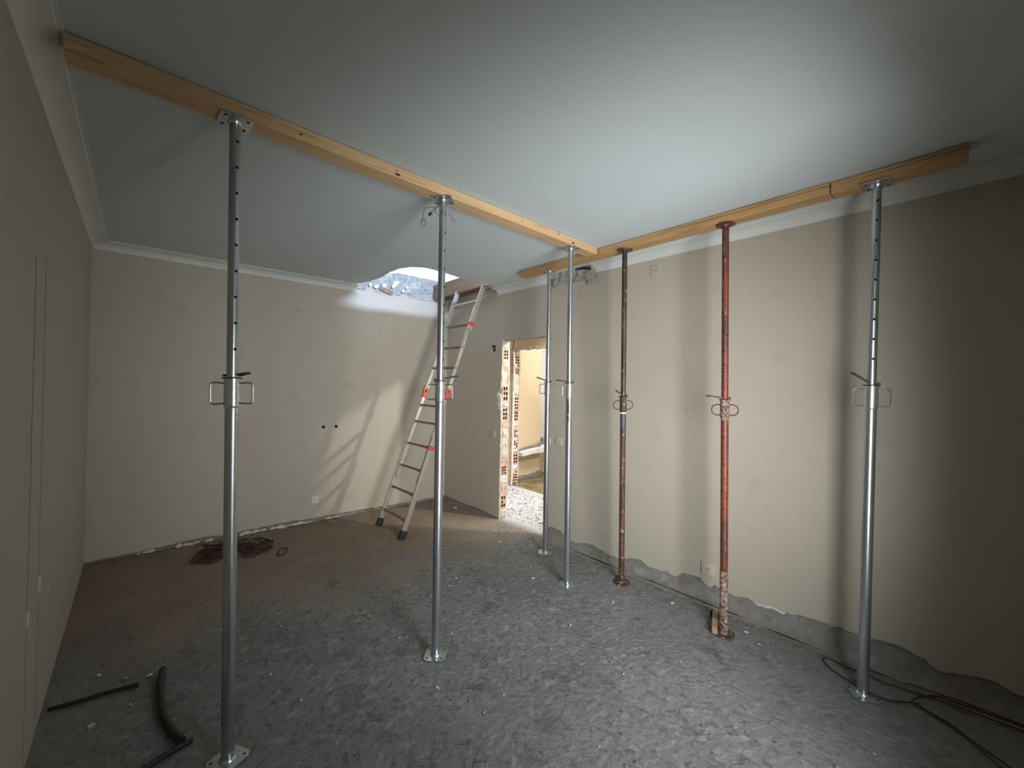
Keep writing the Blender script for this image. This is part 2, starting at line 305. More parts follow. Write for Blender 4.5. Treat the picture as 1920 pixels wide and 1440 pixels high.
# right wall: masonry core with the doorway, then the plaster coat with its torn lower edge
torn = [(2.94,.125),(2.817,.12),(2.72,.06),(2.62,.055),(2.50,.09),(2.378,.092),(2.22,.059),(2.12,.07),(2.025,.107),(1.908,.118),(1.848,.084),(1.76,.095),(1.685,.11),(1.631,.09),(1.57,.13),(1.5,.145),(1.422,.152),(1.382,.111),(1.35,.105),(1.317,.135),(1.271,.117),(1.159,.107),(1.10,.125),(1.027,.108),(.95,.128),(.878,.115),(.744,.137),(.596,.146),(.498,.146),(.424,.149),(.321,.164),(.238,.141),(.167,.106),(.07,.135),(0,.15),(-.10,.13),(-.30,.12)]
random.seed(3)
jamb = rag([(DY1, 0.0), (DY1+.006, .45), (DY1, .9), (DY1+.004, 1.18), (DY1+.012, 1.30), (DY1+.045, 1.42), (DY1+.05, 1.47), (DY1+.012, 1.52), (DY1, 1.8), (DY1+.002, DZ)], .035, .006, 2)
TORN = rag(torn, .018, .007, 4)
out = [(YB, 0.03), (4.5, .022), (4.1, .03), (3.9, .012)] + jamb + rag([(DY1, DZ), (3.4, DZ-.004), (DY0, DZ)], .05, .004, 5)[1:] + rag([(DY0, DZ), (DY0-.004, 1), (DY0, 0.08)], .08, .004, 9)[1:] + [(3.0, .10)] + TORN + [(-.30, 2.72), (YB, 2.72)]
wr = MB().prism(out, lambda u, v, w: (XR+w, u, v), 0.016).build('wall_right', m_wall)
struct(wr, 'right beige plastered wall with a doorway and torn plaster along its foot', 'wall')
core = MB()
core.box((XR+.016, -.45, -.1), (XR+.12, DY0-.003, 2.72)).box((XR+.016, DY1+.08, -.1), (XR+.12, YB+.1, 2.72)).box((XR+.016, DY0-.003, DZ+.004), (XR+.12, DY1+.08, 2.72))
core.build('masonry_core', m_bare, wr)
# low mound of bare render between torn plaster and floor
def strip(path_lo, path_hi, x_lo, x_hi):
    mb = MB(); n = len(path_lo)
    return mb
mb = MB(); ny = 160; vs = []; fs = []
for i in range(ny+1):
    y = -.3+(2.98+.3)*i/ny
    for k, (dx, z) in enumerate(((-.085, -.006), (-.055, .004), (-.03, .012), (-.008, .03), (.008, .07), (.015, .17))):
        q = noise.noise(Vector((y*5, k*.7, 1)))*.5+noise.noise(Vector((y*18, k, 4)))*.35
        vs.append((XR+dx+q*(.02 if k < 4 else .006), y, z+q*(.008 if k < 4 else 0)))
for i in range(ny):
    for k in range(5): a = i*6+k; fs.append((a, a+1, a+7, a+6))
MB().add(vs, fs).build('bare_render_foot', m_bare, wr, smooth=True, angle=180)

# pale fractured rim of the torn plaster, and the dark gap where the floor meets the wall
mb = MB(); vs = []; fs = []
for k, (y, z) in enumerate(TORN):
    w = .002+.010*max(0, noise.noise(Vector((y*6, 0, 3)))+.25)+(.018 if .86 < y < 1.05 else 0)
    vs += [(XR+.0005, y, z+.001), (XR+.004, y, z-w*.5), (XR+.013, y, z-w)]
for k in range(len(TORN)-1): a = 3*k; fs += [(a, a+1, a+4, a+3), (a+1, a+2, a+5, a+4)]
MB().add(vs, fs).build('fractured_plaster_rim', m_plastw, wr)
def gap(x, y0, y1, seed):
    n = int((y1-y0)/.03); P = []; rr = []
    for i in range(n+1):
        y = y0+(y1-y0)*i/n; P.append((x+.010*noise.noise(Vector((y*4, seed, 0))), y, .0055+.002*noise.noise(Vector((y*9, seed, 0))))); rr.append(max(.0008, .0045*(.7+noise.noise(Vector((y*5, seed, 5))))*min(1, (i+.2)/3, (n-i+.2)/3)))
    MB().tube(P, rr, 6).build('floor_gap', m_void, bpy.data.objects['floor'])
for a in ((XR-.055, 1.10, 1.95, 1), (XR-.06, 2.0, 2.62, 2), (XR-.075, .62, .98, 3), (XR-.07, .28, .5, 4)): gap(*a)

# broken patch high in the right wall, where a piece of cornice has come away
mb = MB(); nu, nv = 34, 12; vs = []; fs = []
for j in range(nv+1):
    for i in range(nu+1):
        y = 2.42+.56*i/nu; z = 2.50+.178*j/nv
        e = min(i/3, (nu-i)/3, j/2.5, 1)
        lowcut = 2.50+.06*(noise.noise(Vector((y*9, 0, 5)))+.4)+(.0 if y < 2.55 else .045)
        if z < lowcut: z = lowcut
        q = noise.noise(Vector((y*14, z*14, 2)))+.6*noise.noise(Vector((y*38, z*38, 2)))
        vs.append((XR+.004-.014*max(0, e)*(1+q*.9)-(.035*(j/nv)), y, z))
for j in range(nv):
    for i in range(nu): a = j*(nu+1)+i; fs.append((a, a+1, a+nu+2, a+nu+1))
MB().add(vs, fs).build('broken_plaster_patch', m_patch, wr, smooth=True, angle=60)
MB().prism(rag([(2.455, 2.640), (2.475, 2.662), (2.53, 2.676), (2.62, 2.677), (2.64, 2.668), (2.56, 2.660), (2.50, 2.648), (2.455, 2.640)], .02, .002, 6)[:-1], lambda u, v, w: (XR-.062+w, u, v), .03).build('dark_cavity', m_void, wr)

# hollow clay bricks showing in a jamb: each its own object
def brick(x0, x1, z0, z1, yface, kind, parent, rows=3, cols=2):
    mb = MB(); y = yface+random.uniform(-.004, .004); D = .06
    if kind == 'holes':
        wx = (x1-x0); hz = (z1-z0); mx_, mz = wx*.12, hz*.08; cw = (wx-mx_*(cols+1))/cols; ch = (hz-mz*(rows+1))/rows
        xs = [x0]; zs = [z0]
        for c in range(cols): xs += [x0+mx_*(c+1)+cw*c, x0+mx_*(c+1)+cw*(c+1)]
        for r in range(rows): zs += [z0+mz*(r+1)+ch*r, z0+mz*(r+1)+ch*(r+1)]
        xs.append(x1); zs.append(z1)
        for i in range(len(xs)-1):
            for j in range(len(zs)-1):
                a, b, c, d = xs[i], xs[i+1], zs[j], zs[j+1]
                if i % 2 == 1 and j % 2 == 1 and random.random() < .93:
                    r_ = lambda: random.uniform(-.003, .003)
                    q = [(a+r_(), c+r_()), (b+r_(), c+r_()), (b+r_(), d+r_()), (a+r_(), d+r_())]
                    fr = [(a, y, c), (b, y, c), (b, y, d), (a, y, d)]+[(u, y+.002, v) for u, v in q]+[(u, y+.05, v) for u, v in q]
                    mb.add(fr, [(0,1,5,4),(1,2,6,5),(2,3,7,6),(3,0,4,7)], 0); mb.add(fr, [(4,5,9,8),(5,6,10,9),(6,7,11,10),(7,4,8,11),(8,9,10,11)], 1)
                else: mb.add([(a, y, c), (b, y, c), (b, y, d), (a, y, d)], [(0, 1, 2, 3)], 0)
        mb.add([(x0,y,z0),(x1,y,z0),(x1,y,z1),(x0,y,z1),(x0,y+D,z0),(x1,y+D,z0),(x1,y+D,z1),(x0,y+D,z1)], [(0,4,5,1),(1,5,6,2),(2,6,7,3),(3,7,4,0),(4,7,6,5)])
    else: mb.box((x0, y, z0), (x1, y+D, z1), jit=.003)
    return mb.build('brick', [m_clay, m_clayshade], parent)
def blob(x0, x1, z0, z1, yface, th, material, parent, name='plaster_patch', seed=0):
    nu, nv = 8, max(6, int((z1-z0)/.02)); vs = []; fs = []
    for j in range(nv+1):
        for i in range(nu+1):
            u = i/nu; v = j/nv
            q = noise.noise(Vector((u*3+seed, v*(z1-z0)*14, seed)))+.6*noise.noise(Vector((u*8+seed, v*(z1-z0)*40, seed+3)))
            e = min(u/.2, (1-u)/.2, v/.12, (1-v)/.12, 1)
            vs.append((x0+(x1-x0)*u+(.006*q if 0 < i < nu else 0), yface+.012-th*e*(1+.5*q), z0+(z1-z0)*v+.008*q))
    for j in range(nv):
        for i in range(nu): a = j*(nu+1)+i; fs.append((a, a+1, a+nu+2, a+nu+1))
    return MB().add(vs, fs).build(name, material, parent)
random.seed(11)
x0, x1 = XR+.018, XR+.117
lay1 = [('plaster', .0, .10), ('holes', .115, .265), ('solid', .28, .40), ('plasterw', .40, .50), ('holes', .50, .61), ('solid', .62, .67), ('plaster', .67, 1.06), ('solid', 1.06, 1.13), ('holes', 1.14, 1.29), ('plaster', 1.30, 1.35), ('holes', 1.36, 1.55), ('solid', 1.57, 1.76), ('plaster', 1.76, 1.84), ('holes', 1.85, 1.97), ('plaster', 1.97, 2.07)]
MB().box((x0, DY1+.062, -.02), (x1, DY1+.09, DZ)).build('mortar_bed', m_plast, wr)
for k, (kd, a, b) in enumerate(lay1):
    if kd in ('holes', 'solid'): brick(x0+.010, x1-.012, a, b, DY1+.004, kd, wr)
    else: blob(x0, x1, a, b, DY1, .016, m_plast if kd == 'plaster' else m_plastw, wr, seed=k)
for a, b in [(lay1[i][2], lay1[i+1][1]) for i in range(len(lay1)-1) if lay1[i+1][1] > lay1[i][2]]+[(u[1], u[2]) for u in lay1 if u[0][0] == 'p']: MB().box((x0, DY1+.008, a-.003), (x1, DY1+.07, b+.003), jit=.002).build('mortar_joint', m_plast, wr)
MB().box((x0, DY1+.008, 0), (x0+.012, DY1+.07, DZ)).box((x1-.014, DY1+.008, 0), (x1, DY1+.07, DZ)).build('mortar_edge', m_plast, wr)['kind'] = 'stuff'
blob(x1-.02, x1+.006, .02, 2.06, DY1, .014, m_plastw, wr, seed=31)
# ragged plaster flap at the jamb
mb = MB(); mb.prism(rag([(DY1+.02, 1.26), (DY1+.075, 1.34), (DY1+.04, 1.36), (DY1+.085, 1.43), (DY1+.06, 1.47), (DY1+.01, 1.44), (DY1-.004, 1.38), (DY1, 1.30), (DY1+.02, 1.26)], .012, .004, 3)[:-1], lambda u, v, w: (XR-.008+w, u, v), .012)
mb.build('plaster_flake', m_plastw, wr)

# back wall
random.seed(5)
foot = [(-.31,.012),(0.0,.02),(.35,.045),(.55,.05),(.62,.035),(.9,.045),(1.2,.05),(1.5,.04),(1.9,.045),(2.3,.03),(2.7,.03),(3.2,.03)]
out = rag(foot, .04, .006, 8)+[(3.2, 2.72), (2.98, 2.66), (2.90, 2.665)]+[(2.5, 2.675), (2.1, 2.695), (1.9, 2.72), (-.31, 2.72)]
wb = MB().prism(out, lambda u, v, w: (u, YB+w, v), .016).build('wall_back', m_wall); struct(wb, 'back beige wall below the hole in the ceiling', 'wall')
MB().box((-.45, YB+.016, -.1), (3.3, YB+.15, 2.66)).build('masonry_core', m_bare, wb)
# ragged masonry crown seen inside the hole
mb = MB(); nu, nv = 60, 14; vs = []; fs = []
for j in range(nv+1):
    for i in range(nu+1):
        x = 1.72+1.30*i/nu; top = 2.93 if x > 2.42 else 2.93-.20*((2.42-x)/.55)**1.2
        top = max(2.68, top)+.008*noise.noise(Vector((x*20, 0, 0)))
        z = 2.645+(top-2.645)*j/nv; q = noise.noise(Vector((x*9, z*9, 6)))+.6*noise.noise(Vector((x*26, z*26, 6)))
        vs.append((x, YB+.008+.035*q*(1 if 0 < j < nv else .2)-.012, z))
m0 = len(vs)
for i in range(nu+1): v = vs[nv*(nu+1)+i]; vs.append((v[0], v[1]+.14, v[2]))
for j in range(nv):
    for i in range(nu): a = j*(nu+1)+i; fs.append((a, a+1, a+nu+2, a+nu+1))
for i in range(nu): a = nv*(nu+1)+i; fs.append((a, a+1, m0+i+1, m0+i))
MB().add(vs, fs).build('masonry_crown', m_mason, wb)
# loose flakes and a socket of missing stone in the crown
mb = MB()
for (x, z, s) in ((2.12, 2.71, .05), (2.22, 2.73, .045), (2.38, 2.79, .06), (2.34, 2.75, .045), (2.52, 2.76, .03), (2.47, 2.71, .035), (2.05, 2.72, .04)):
    T = Matrix.Translation((x, YB-.035, z)) @ Matrix.Rotation(random.uniform(0, 3), 4, 'Y') @ Matrix.Rotation(random.uniform(-.6, .6), 4, 'X')
    mb.box((-s/2, -.01, -s/2.4), (s/2, .01, s/2.4), T=T, jit=s*.22)
mb.build('loose_flakes', m_plastw, wb)['kind'] = 'stuff'
mb = MB(); mb.prism(rag([(2.13, 2.70), (2.22, 2.715), (2.30, 2.695), (2.35, 2.66), (2.33, 2.64), (2.24, 2.655), (2.13, 2.70)], .02, .005, 1)[:-1], lambda u, v, w: (u, YB-.036+w, v), .02)
mb.build('exposed_brown_stone', m_joist, wb)
for P in ([(1.700, 1.385), (1.702, 1.28), (1.699, 1.165)], [(1.715, 1.288), (1.77, 1.292), (1.83, 1.300)], [(1.815, 1.345), (1.87, 1.29), (1.93, 1.205)]):
    MB().tube([(x, YB-.0002, z) for x, z in P], .0011, 5).build('pencil_line', m_wallplate0, wb)
for x, z0, z1 in ((2.19, .55, 2.35), (1.30, .9, 2.2)):
    MB().tube([(x+.006*noise.noise(Vector((z0+(z1-z0)*i/12*3, x, 0))), YB-.0001, z0+(z1-z0)*i/12) for i in range(13)], .0006, 5).build('hairline_crack', m_wallplate0, wb)
# white mortar remains along the foot of the back wall
mb = MB(); random.seed(21)
for a, b in ((.02, .14), (.28, .46), (.50, .57), (.78, 1.02), (1.05, 1.45), (1.6, 1.75)):
    n = int((b-a)/.03)+2; P = [(a+(b-a)*i/(n-1), -.004+random.uniform(0, .012)) for i in range(n)]+[(b-(b-a)*i/(n-1), .010+random.uniform(0, .03)*(.3 if i in (0, n-1) else 1)) for i in range(n)]
    mb.prism(P, lambda u, v, w: (u, YB-.012+w, v), .03)
mb.build('mortar_remains', m_plast, wb)['kind'] = 'stuff'

# left wall, with two long vertical chases cut up from the floor
def chase(yb, yt, zt, w):      # notch outline going up one side and down the other
    n = 12; a = []; b = []
    for i in range(n+1):
        t = i/n; y = yb+(yt-yb)*t+.006*noise.noise(Vector((t*6, yb, 0))); a.append((y-w/2, zt*t)); b.append((y+w/2, zt*t))
    return a+b[::-1]
out = [(-.3, 0)]+chase(2.47, 2.49, 2.02, .017)+chase(2.73, 2.725, 2.08, .017)+[(4.96, 0), (4.96, 2.72), (-.3, 2.72)]
wl = MB().prism(out, lambda u, v, w: (XL-w, u, v), .022).build('wall_left', m_wall); struct(wl, 'left beige wall with two long vertical chases cut in the plaster', 'wall')
MB().box((XL-.15, -.45, -.1), (XL-.022, 5.05, 2.72)).build('masonry_core', m_void, wl)  # black backing: the shade inside the chases is put into its colour
mb = MB()
for (y, z, s) in ((2.478, .60, .05), (2.73, .64, .05), (2.73, .66, .03), (3.0, .52, .03)): 
    T = Matrix.Translation((XL+.001, y, z)); mb.box((-.006, -s*.45, -s*.5), (.003, s*.45, s*.5), T=T, jit=.004)
mb.build('gypsum_dab', m_plastw, wl)['kind'] = 'stuff'

# front wall with the window that lights the room (behind the camera)
wf = MB().box((-.45, YF-.34, -.1), (.86, YF, 2.72)).box((1.90, YF-.34, -.1), (3.30, YF, 2.72)).box((.86, YF-.34, -.1), (1.90, YF, .30)).box((.86, YF-.34, 2.10), (1.90, YF, 2.72)).build('wall_front', m_wall)
struct(wf, 'front beige wall behind the camera with the window opening', 'wall')

sky_blk = MB().box((-.8, -1.75, -.1), (3.4, -1.6, 1.15)).box((-.8, -1.75, -.1), (3.4, -.49, -.02)).box((-.8, -1.9, 2.45), (3.4, -.49, 2.6)).build('sky_blocker', m_wall); struct(sky_blk, 'balcony parapet and canopy, added unseen outside the window to cut sky light', 'blocker')  # added outside, unseen, to block sky light through the window

# ceiling with the broken hole in its far right corner
random.seed(9)
hole = [(1.80, 4.93), (1.86, 4.80), (1.915, 4.62), (1.93, 4.33), (1.90, 4.05), (1.91, 3.87), (1.965, 3.73), (2.08, 3.655), (2.27, 3.65), (2.54, 3.745), (2.70, 3.76), (2.79, 3.735), (2.95, 3.765), (3.08, 3.82), (3.17, 3.92)]
out = [(XL-.1, YF-.12), (XR+.09, YF-.12)]+[(XR+.09, 3.92)]+rag(hole[::-1], .035, .006, 12)+[(1.80, YB+.1), (XL-.1, YB+.1)]
cl = MB().prism(out, lambda u, v, w: (u, v, H+w), .022).build('ceiling', m_ceil); struct(cl, 'white ceiling with a broken hole in its far right corner', 'ceiling')
# joists and slab remains around the hole, above the ceiling board
MB().box((2.925, 3.82, 2.675), (2.985, 4.95, 2.86), jit=.004).build('joist', m_joist, cl, bevel=.004)
MB().box((3.07, 3.84, 2.69), (3.13, 4.95, 2.86), jit=.004).build('joist', m_joist, cl, bevel=.004)
MB().box((2.98, 3.80, 2.84), (3.3, 5.05, 2.88), jit=.003).build('roof_board', m_joist, cl)
mb = MB().box((XL-.1, -.3, 3.40), (3.3, 3.30, 3.48)).box((XL-.1, 3.3, 3.40), (1.2, 5.6, 3.48)).box((XL-.1, -.3, 2.70), (3.3, -.2, 3.4)).box((XL-.1, -.2, 2.70), (XL, 5.6, 3.4)).box((3.3, -.2, 2.70), (3.4, 3.6, 3.4)); mb.build('roof_slab', m_mason, cl)
mb = MB(); mb.prism(rag([(1.98, .0), (2.2, .006), (2.5, .0), (2.55, .012), (2.3, .03), (2.05, .022), (1.98, 0)], .03, .003, 2)[:-1], lambda u, v, w: (u, 3.66+(u-1.98)*.12+w, H+.004+v), .01); mb.build('torn_board_edge', m_plastw, cl)
# fine long crack in the ceiling near the right
pts = smooth_path([(1.70, .07, H-.0005), (1.78, .085, H-.0005), (1.88, .075, H-.0005), (1.95, .08, H-.0005), (2.07, .095, H-.0005), (2.21, .09, H-.0005)], 4)
MB().tube(pts, .0003, 5).build('hairline_crack', m_trim, cl)

# cornices
prof = [(0, -.067), (.010, -.067), (.013, -.058), (.022, -.040), (.040, -.024), (.066, -.013), (.092, -.010), (.096, -.006), (.108, -.006), (.108, .003), (0, .003)]
def cornice(name, p0, p1, inward, label):
    p0 = Vector(p0); p1 = Vector(p1); w = Vector(inward); mb = MB(); n = len(prof); vs = []; fs = []
    st = max(2, int((p1-p0).length/.25))
    for i in range(st+1):
        p = p0.lerp(p1, i/st)
        for d, z in prof: vs.append(p+w*(d-.002)+Vector((0, 0, H+z)))
    for i in range(st):
        for k in range(n): fs.append((i*n+k, i*n+(k+1) % n, (i+1)*n+(k+1) % n, (i+1)*n+k))
    fs += [tuple(range(n)), tuple(st*n+k for k in range(n))[::-1]]
    o = mb.add(vs, fs).build(name, m_trim, smooth=True, angle=28); return struct(o, label, 'cornice')
cornice('trim_1', (XL, YF, 0), (XL, YB, 0), (1, 0, 0), 'white cornice along the left wall')
cornice('trim_2', (XL, YB, 0), (1.89, YB, 0), (0, -1, 0), 'white cornice along the back wall, ending at the ceiling hole')
cornice('trim_3', (XR, YF, 0), (XR, 2.44, 0), (-1, 0, 0), 'white cornice along the near part of the right wall')
cornice('trim_4', (XR, 2.96, 0), (XR, 3.86, 0), (-1, 0, 0), 'short white cornice piece over the doorway beside the broken patch')

# ---------------------------------------------------------------- hall and kitchen beyond the doorway
X2 = 4.345
wh = MB().box((X2, -.6, -.1), (X2+.125, .9, 2.72)).box((X2, 4.935, -.1), (X2+.125, 6.2, 2.72)).box((X2, 3.9, 2.115), (X2+.125, 4.885, 2.72)).build('wall_hall', m_hallwall)
struct(wh, 'yellowish wall of the hall beyond the doorway with a second opening', 'wall')
ho = MB().box((XR+.12, 5.3, -.1), (X2+.02, 5.42, 2.72)).build('wall_hall_end', m_hallwall); struct(ho, 'end wall of the hall beyond the doorway', 'wall')
random.seed(14)
jx0, jx1, jy = X2+.004, X2+.120, 4.872
MB().box((jx0, jy+.0125, -.02), (jx0+.009, jy+.03, 2.1)).box((jx1-.015, jy+.0125, -.02), (jx1, jy+.03, 2.1)).build('mortar_bed', m_plast, wh)
lay2 = [('holes', .06, .24), ('plasterw', .25, .33), ('holes', .34, .50), ('plaster', .51, .58), ('holes', .585, .70), ('plasterw', .70, .74), ('holes', .75, .86), ('solid', .87, .91), ('plaster', .91, 1.0), ('holes', 1.0, 1.16), ('holes', 1.17, 1.38), ('plaster', 1.39, 1.72), ('holes', 1.73, 1.82), ('holes', 1.83, 2.02), ('plaster', 2.02, 2.11)]
for k, (kd, a, b) in enumerate(lay2):
    if kd in ('holes', 'solid'): brick(jx0+.008, jx1-.014, a, b, jy, kd, wh, rows=4 if b-a > .17 else 3)
    else: blob(jx0, jx1, a, b, jy, .016, m_plast if kd == 'plaster' else m_plastw, wh, seed=50+k)
for a, b in [(lay2[i][2], lay2[i+1][1]) for i in range(len(lay2)-1) if lay2[i+1][1] > lay2[i][2]]+[(u[1], u[2]) for u in lay2 if u[0][0] == 'p']: MB().box((jx0, jy+.0125, a-.003), (jx1, jy+.062, b+.003), jit=.002).build('mortar_joint', m_plast, wh)
blob(jx0-.02, jx0+.012, .02, 2.08, jy, .022, m_plastw, wh, seed=70); blob(jx1-.014, jx1+.006, .02, 2.1, jy, .016, m_plast, wh, seed=71)
# ragged underside of the second lintel
mb = MB(); random.seed(2)
for i in range(26):
    y = 3.92+.95*i/26; s = random.uniform(.012, .03); mb.box((X2-.008, y, 2.118-s), (X2+.05, y+.05, 2.135), jit=.006)
mb.build('broken_lintel_edge', m_plast, wh)['kind'] = 'stuff'
# kitchen
wk = MB().box((X2+.125, 5.15, -.1), (5.225, 5.3, 2.72)).build('wall_kitchen', m_hallwall); struct(wk, 'beige kitchen wall seen through both openings', 'wall')
MB().box((4.47, 5.138, 0), (4.86, 5.152, 1.86)).build('wall_pilaster', m_hallwall, wk)
mb = MB(); mb.prism(rag([(4.47, .02), (5.23, .02), (5.23, .10), (4.9, .06), (4.47, .07)], .05, .008, 4), lambda u, v, w: (u, 5.12+w, v), .035); mb.build('dirty_skirting', m_bare, wk)
wk2 = MB().box((5.225, 5.45, .45), (7.2, 5.6, 2.72)).build('wall_kitchen_end', mat('white_kitchen_plaster', (0.72, 0.70, 0.72), .7, bump=(40, 4, .001))); struct(wk2, 'white kitchen end wall seen as a narrow strip', 'wall')
MB().box((5.225, 5.38, -.1), (7.2, 5.6, .46)).build('tiled_strip', m_ktile, wk2)
struct(MB().box((7.2, -.6, -.1), (7.35, 6.2, 2.72)).build('wall_kitchen_right', m_hallwall), 'unseen outer wall of the kitchen', 'wall')
struct(MB().box((XR+.12, .20, -.1), (4.9, .30, .6)).box((XR+.12, .20, 2.4), (4.9, .3, 2.72)).box((4.4, .2, .6), (4.9, .3, 2.4)).box((5.85, .2, -.1), (7.2, .3, 2.72)).box((4.9, .2, 2.5), (5.9, .3, 2.72)).build('wall_hall_front', m_hallwall), 'window wall of the hall', 'wall')
struct(MB().box((XR+.10, -.6, 2.68), (7.3, 6.2, 2.76)).build('ceiling', m_ceil), 'white ceiling of the hall beyond the doorway', 'ceiling')
# broken worktop slab in the kitchen
sl = empty('worktop_slab', (4.9, 5.1, .4), 'broken white worktop slab jutting from the kitchen wall', 'worktop')
mb = MB(); mb.prism([(4.66, .41), (4.9, .435), (5.12, .44), (5.3, .47), (5.5, .47), (5.5, .56), (5.3, .56), (5.18, .52), (4.95, .505), (4.66, .47)], lambda u, v, w: (u, 4.98+w*1, v), .16); mb.build('slab', m_plastw, sl)
mb = MB(); mb.prism(rag([(4.66, .47), (4.95, .505), (5.18, .525), (5.24, .60), (5.1, .56), (4.9, .535), (4.66, .50), (4.66, .47)], .03, .006, 4)[:-1], lambda u, v, w: (u, 5.10+w, v), .03); mb.build('torn_grout', m_bare, sl)
kb = empty('junction_box', (5.28, 5.1, .6), 'dark broken junction box above the kitchen slab', 'box')
MB().box((5.24, 5.10, .565), (5.31, 5.16, .66)).build('casing', m_bare, kb, bevel=.006); MB().box((5.325, 5.10, .575), (5.375, 5.16, .65)).build('socket_insert', m_joist, kb, bevel=.004)

# ---------------------------------------------------------------- timber beams under the ceiling
def beam(name, A, B, w, h, ztop, side, material, label, notch=None, groove=None, back=1, seed=0):
    """A, B: top near edge end points; side: unit vector from near face to far face; notch/groove: functions of s"""
    A = Vector((*A, ztop)); B = Vector((*B, ztop)); L = (B-A).length; n = int(L/.05); sd = Vector((*side, 0)); vs = []; fs = []
    for i in range(n+1):
        s = L*i/n; c = A.lerp(B, i/n); c = c+Vector((0, 0, .0018*noise.noise(Vector((s*1.5, seed, 0)))-.0012)); e = .004
        nt_ = notch(s) if notch else 0; g = groove(s) if groove else (0, .4)
        gd, gz = g
        P = [(e, 0), (0, -e), (0, -h*gz+.0022), (gd, -h*gz), (0, -h*gz-.0022), (0, -h+e+nt_), (e+nt_*.8, -h+nt_*.15), (w*.5, -h), (w-e, -h), (w, -h+e), (w, -e), (w-e, 0)]
        for d, z in P: vs.append(c+sd*d+Vector((0, 0, z)))
    m = 12
    for i in range(n):
        for k in range(m): fs.append((i*m+k, i*m+(k+1) % m, (i+1)*m+(k+1) % m, (i+1)*m+k))
    fs += [tuple(range(m))[::-1], tuple(n*m+k for k in range(m))]
    o = MB().add(vs, fs).build(name, material, smooth=True, angle=30, origin=(A+B)/2)
    return tag(o, label, 'beam', 'timber beams under the ceiling')
b1 = beam('timber_beam', (-.204, 2.014), (2.745, 2.109), .106, .056, H-.001, (-.032, .9995), m_pine, 'long pale pine beam under the ceiling, running from the left cornice to the shorter timbers',
          notch=lambda s: .030*max(0, min(1, (.15-s)*14)) if s < .15 else 0)
b2 = beam('timber_beam', (2.7815, 3.066), (2.756, .585), .10, .062, H-.001, (1, 0), m_pine2, 'weathered yellow timber beam running along the right wall over the rusty props',
          groove=lambda s: (.006*max(0, min(1, (s-1.15)*3)), .42-.1*(s-1.2)/1.3), seed=4)
b3 = beam('timber_beam', (2.766, .580), (2.757, .08), .092, .064, H-.001, (1, 0), m_pine2, 'short brown timber at the right end of the right-hand beam line',
          groove=lambda s: (.008*max(0, min(1, (s-.05)*8)), .40-.25*s), seed=8)
# knots
def knot(parent, p, nrm, r):
    T = frame(Vector(p), Vector(p)+Vector(nrm)); T = T @ Matrix.Diagonal((1.7, .8, 1, 1))
    MB().lathe([(r, -.002), (r, .0006), (r*.5, .0009)], T, 12).build('knot', m_knot, parent)
def b1p(x): return 2.014+(x+.204)*.0322
for x, z, r in ((.52, H-.036, .005), (.985, H-.030, .004), (.99, H-.046, .009), (1.9, H-.03, .004), (2.27, H-.02, .006), (2.44, H-.045, .009)): knot(b1, (x, b1p(x), z), (0, -1, 0), r)
for y, z, r in ((1.32, H-.05, .006), (2.9, H-.035, .005), (.70, H-.05, .006), (2.0, H-.05, .005)): knot(b2, (2.76+.0103*(y-.585)-.0002, y, z), (-1, 0, 0), r)

# ---------------------------------------------------------------- steel props
def tube_holes(mb, T, r, z0, z1, holes, ang, hr=.0063, n=16):
    dh = .0105; zs = [z0]
    for hz in holes: zs += [hz-dh, hz, hz+dh]
    zs.append(z1)
    cols = [ang+2*PI*k/n for k in range(n)]
    def P(a, z): return T @ Vector((r*math.cos(a), r*math.sin(a), z))
    skip = set((1+3*i, j) for i in range(len(holes)) for j in range(2)) 
    hc = (n-1, 0)                      # columns either side of angle ang
    hc2 = (n//2-1, n//2)
    for i in range(len(zs)-1):
        inh = (i % 3 != 0)
        for k in range(n):
            if inh and k in hc+hc2: continue
            a, b = cols[k], cols[(k+1) % n]
            mb.add([P(a, zs[i]), P(b, zs[i]), P(b, zs[i+1]), P(a, zs[i+1])], [(0, 1, 2, 3)])
    da = 2*PI/n
    for hz in holes:
        for c in (ang, ang+PI):
            bd = [(-1, -1), (0, -1), (1, -1), (1, 0), (1, 1), (0, 1), (-1, 1), (-1, 0)]
            outer = [P(c+x*da, hz+y*dh) for x, y in bd]
            inner = [P(c+math.cos(math.atan2(y, x))*hr/r, hz+math.sin(math.atan2(y, x))*hr) for x, y in bd]
            mid = P(c, hz)
            core = [v-(T.to_3x3() @ Vector((math.cos(c), math.sin(c), 0)))*.0035 for v in inner]
            mb.add(outer+inner+core, [(q, (q+1) % 8, (q+1) % 8+8, q+8) for q in range(8)]+[(q+8, (q+1) % 8+8, (q+1) % 8+16, q+16) for q in range(8)])
def weld(o):
    bm = bmesh.new(); bm.from_mesh(o.data); bmesh.ops.remove_doubles(bm, verts=bm.verts, dist=1e-5); bmesh.ops.recalc_face_normals(bm, faces=bm.faces); bm.to_mesh(o.data); bm.free()
    for p in o.data.polygons: p.use_smooth = True
    o.data.set_sharp_from_angle(angle=math.radians(40)); return o
def plate_bm(mb, T, s, z, t, rot, clip=.16, hole=.007):
    """square plate with clipped corners and four bolt holes shown as dished rings"""
    c = s*clip; P = []
    for sx, sy in ((1, -1), (1, 1), (-1, 1), (-1, -1)):
        a, b = (sx*s/2, sy*(s/2-c)), (sx*(s/2-c), sy*s/2)
        P += [a, b] if sx*sy > 0 else [b, a]
    R = Matrix.Rotation(rot, 2)
    P = [tuple(R @ Vector(p)) for p in P]
    mb.prism(P, lambda u, v, w: T @ Vector((u, v, z+w)), t)
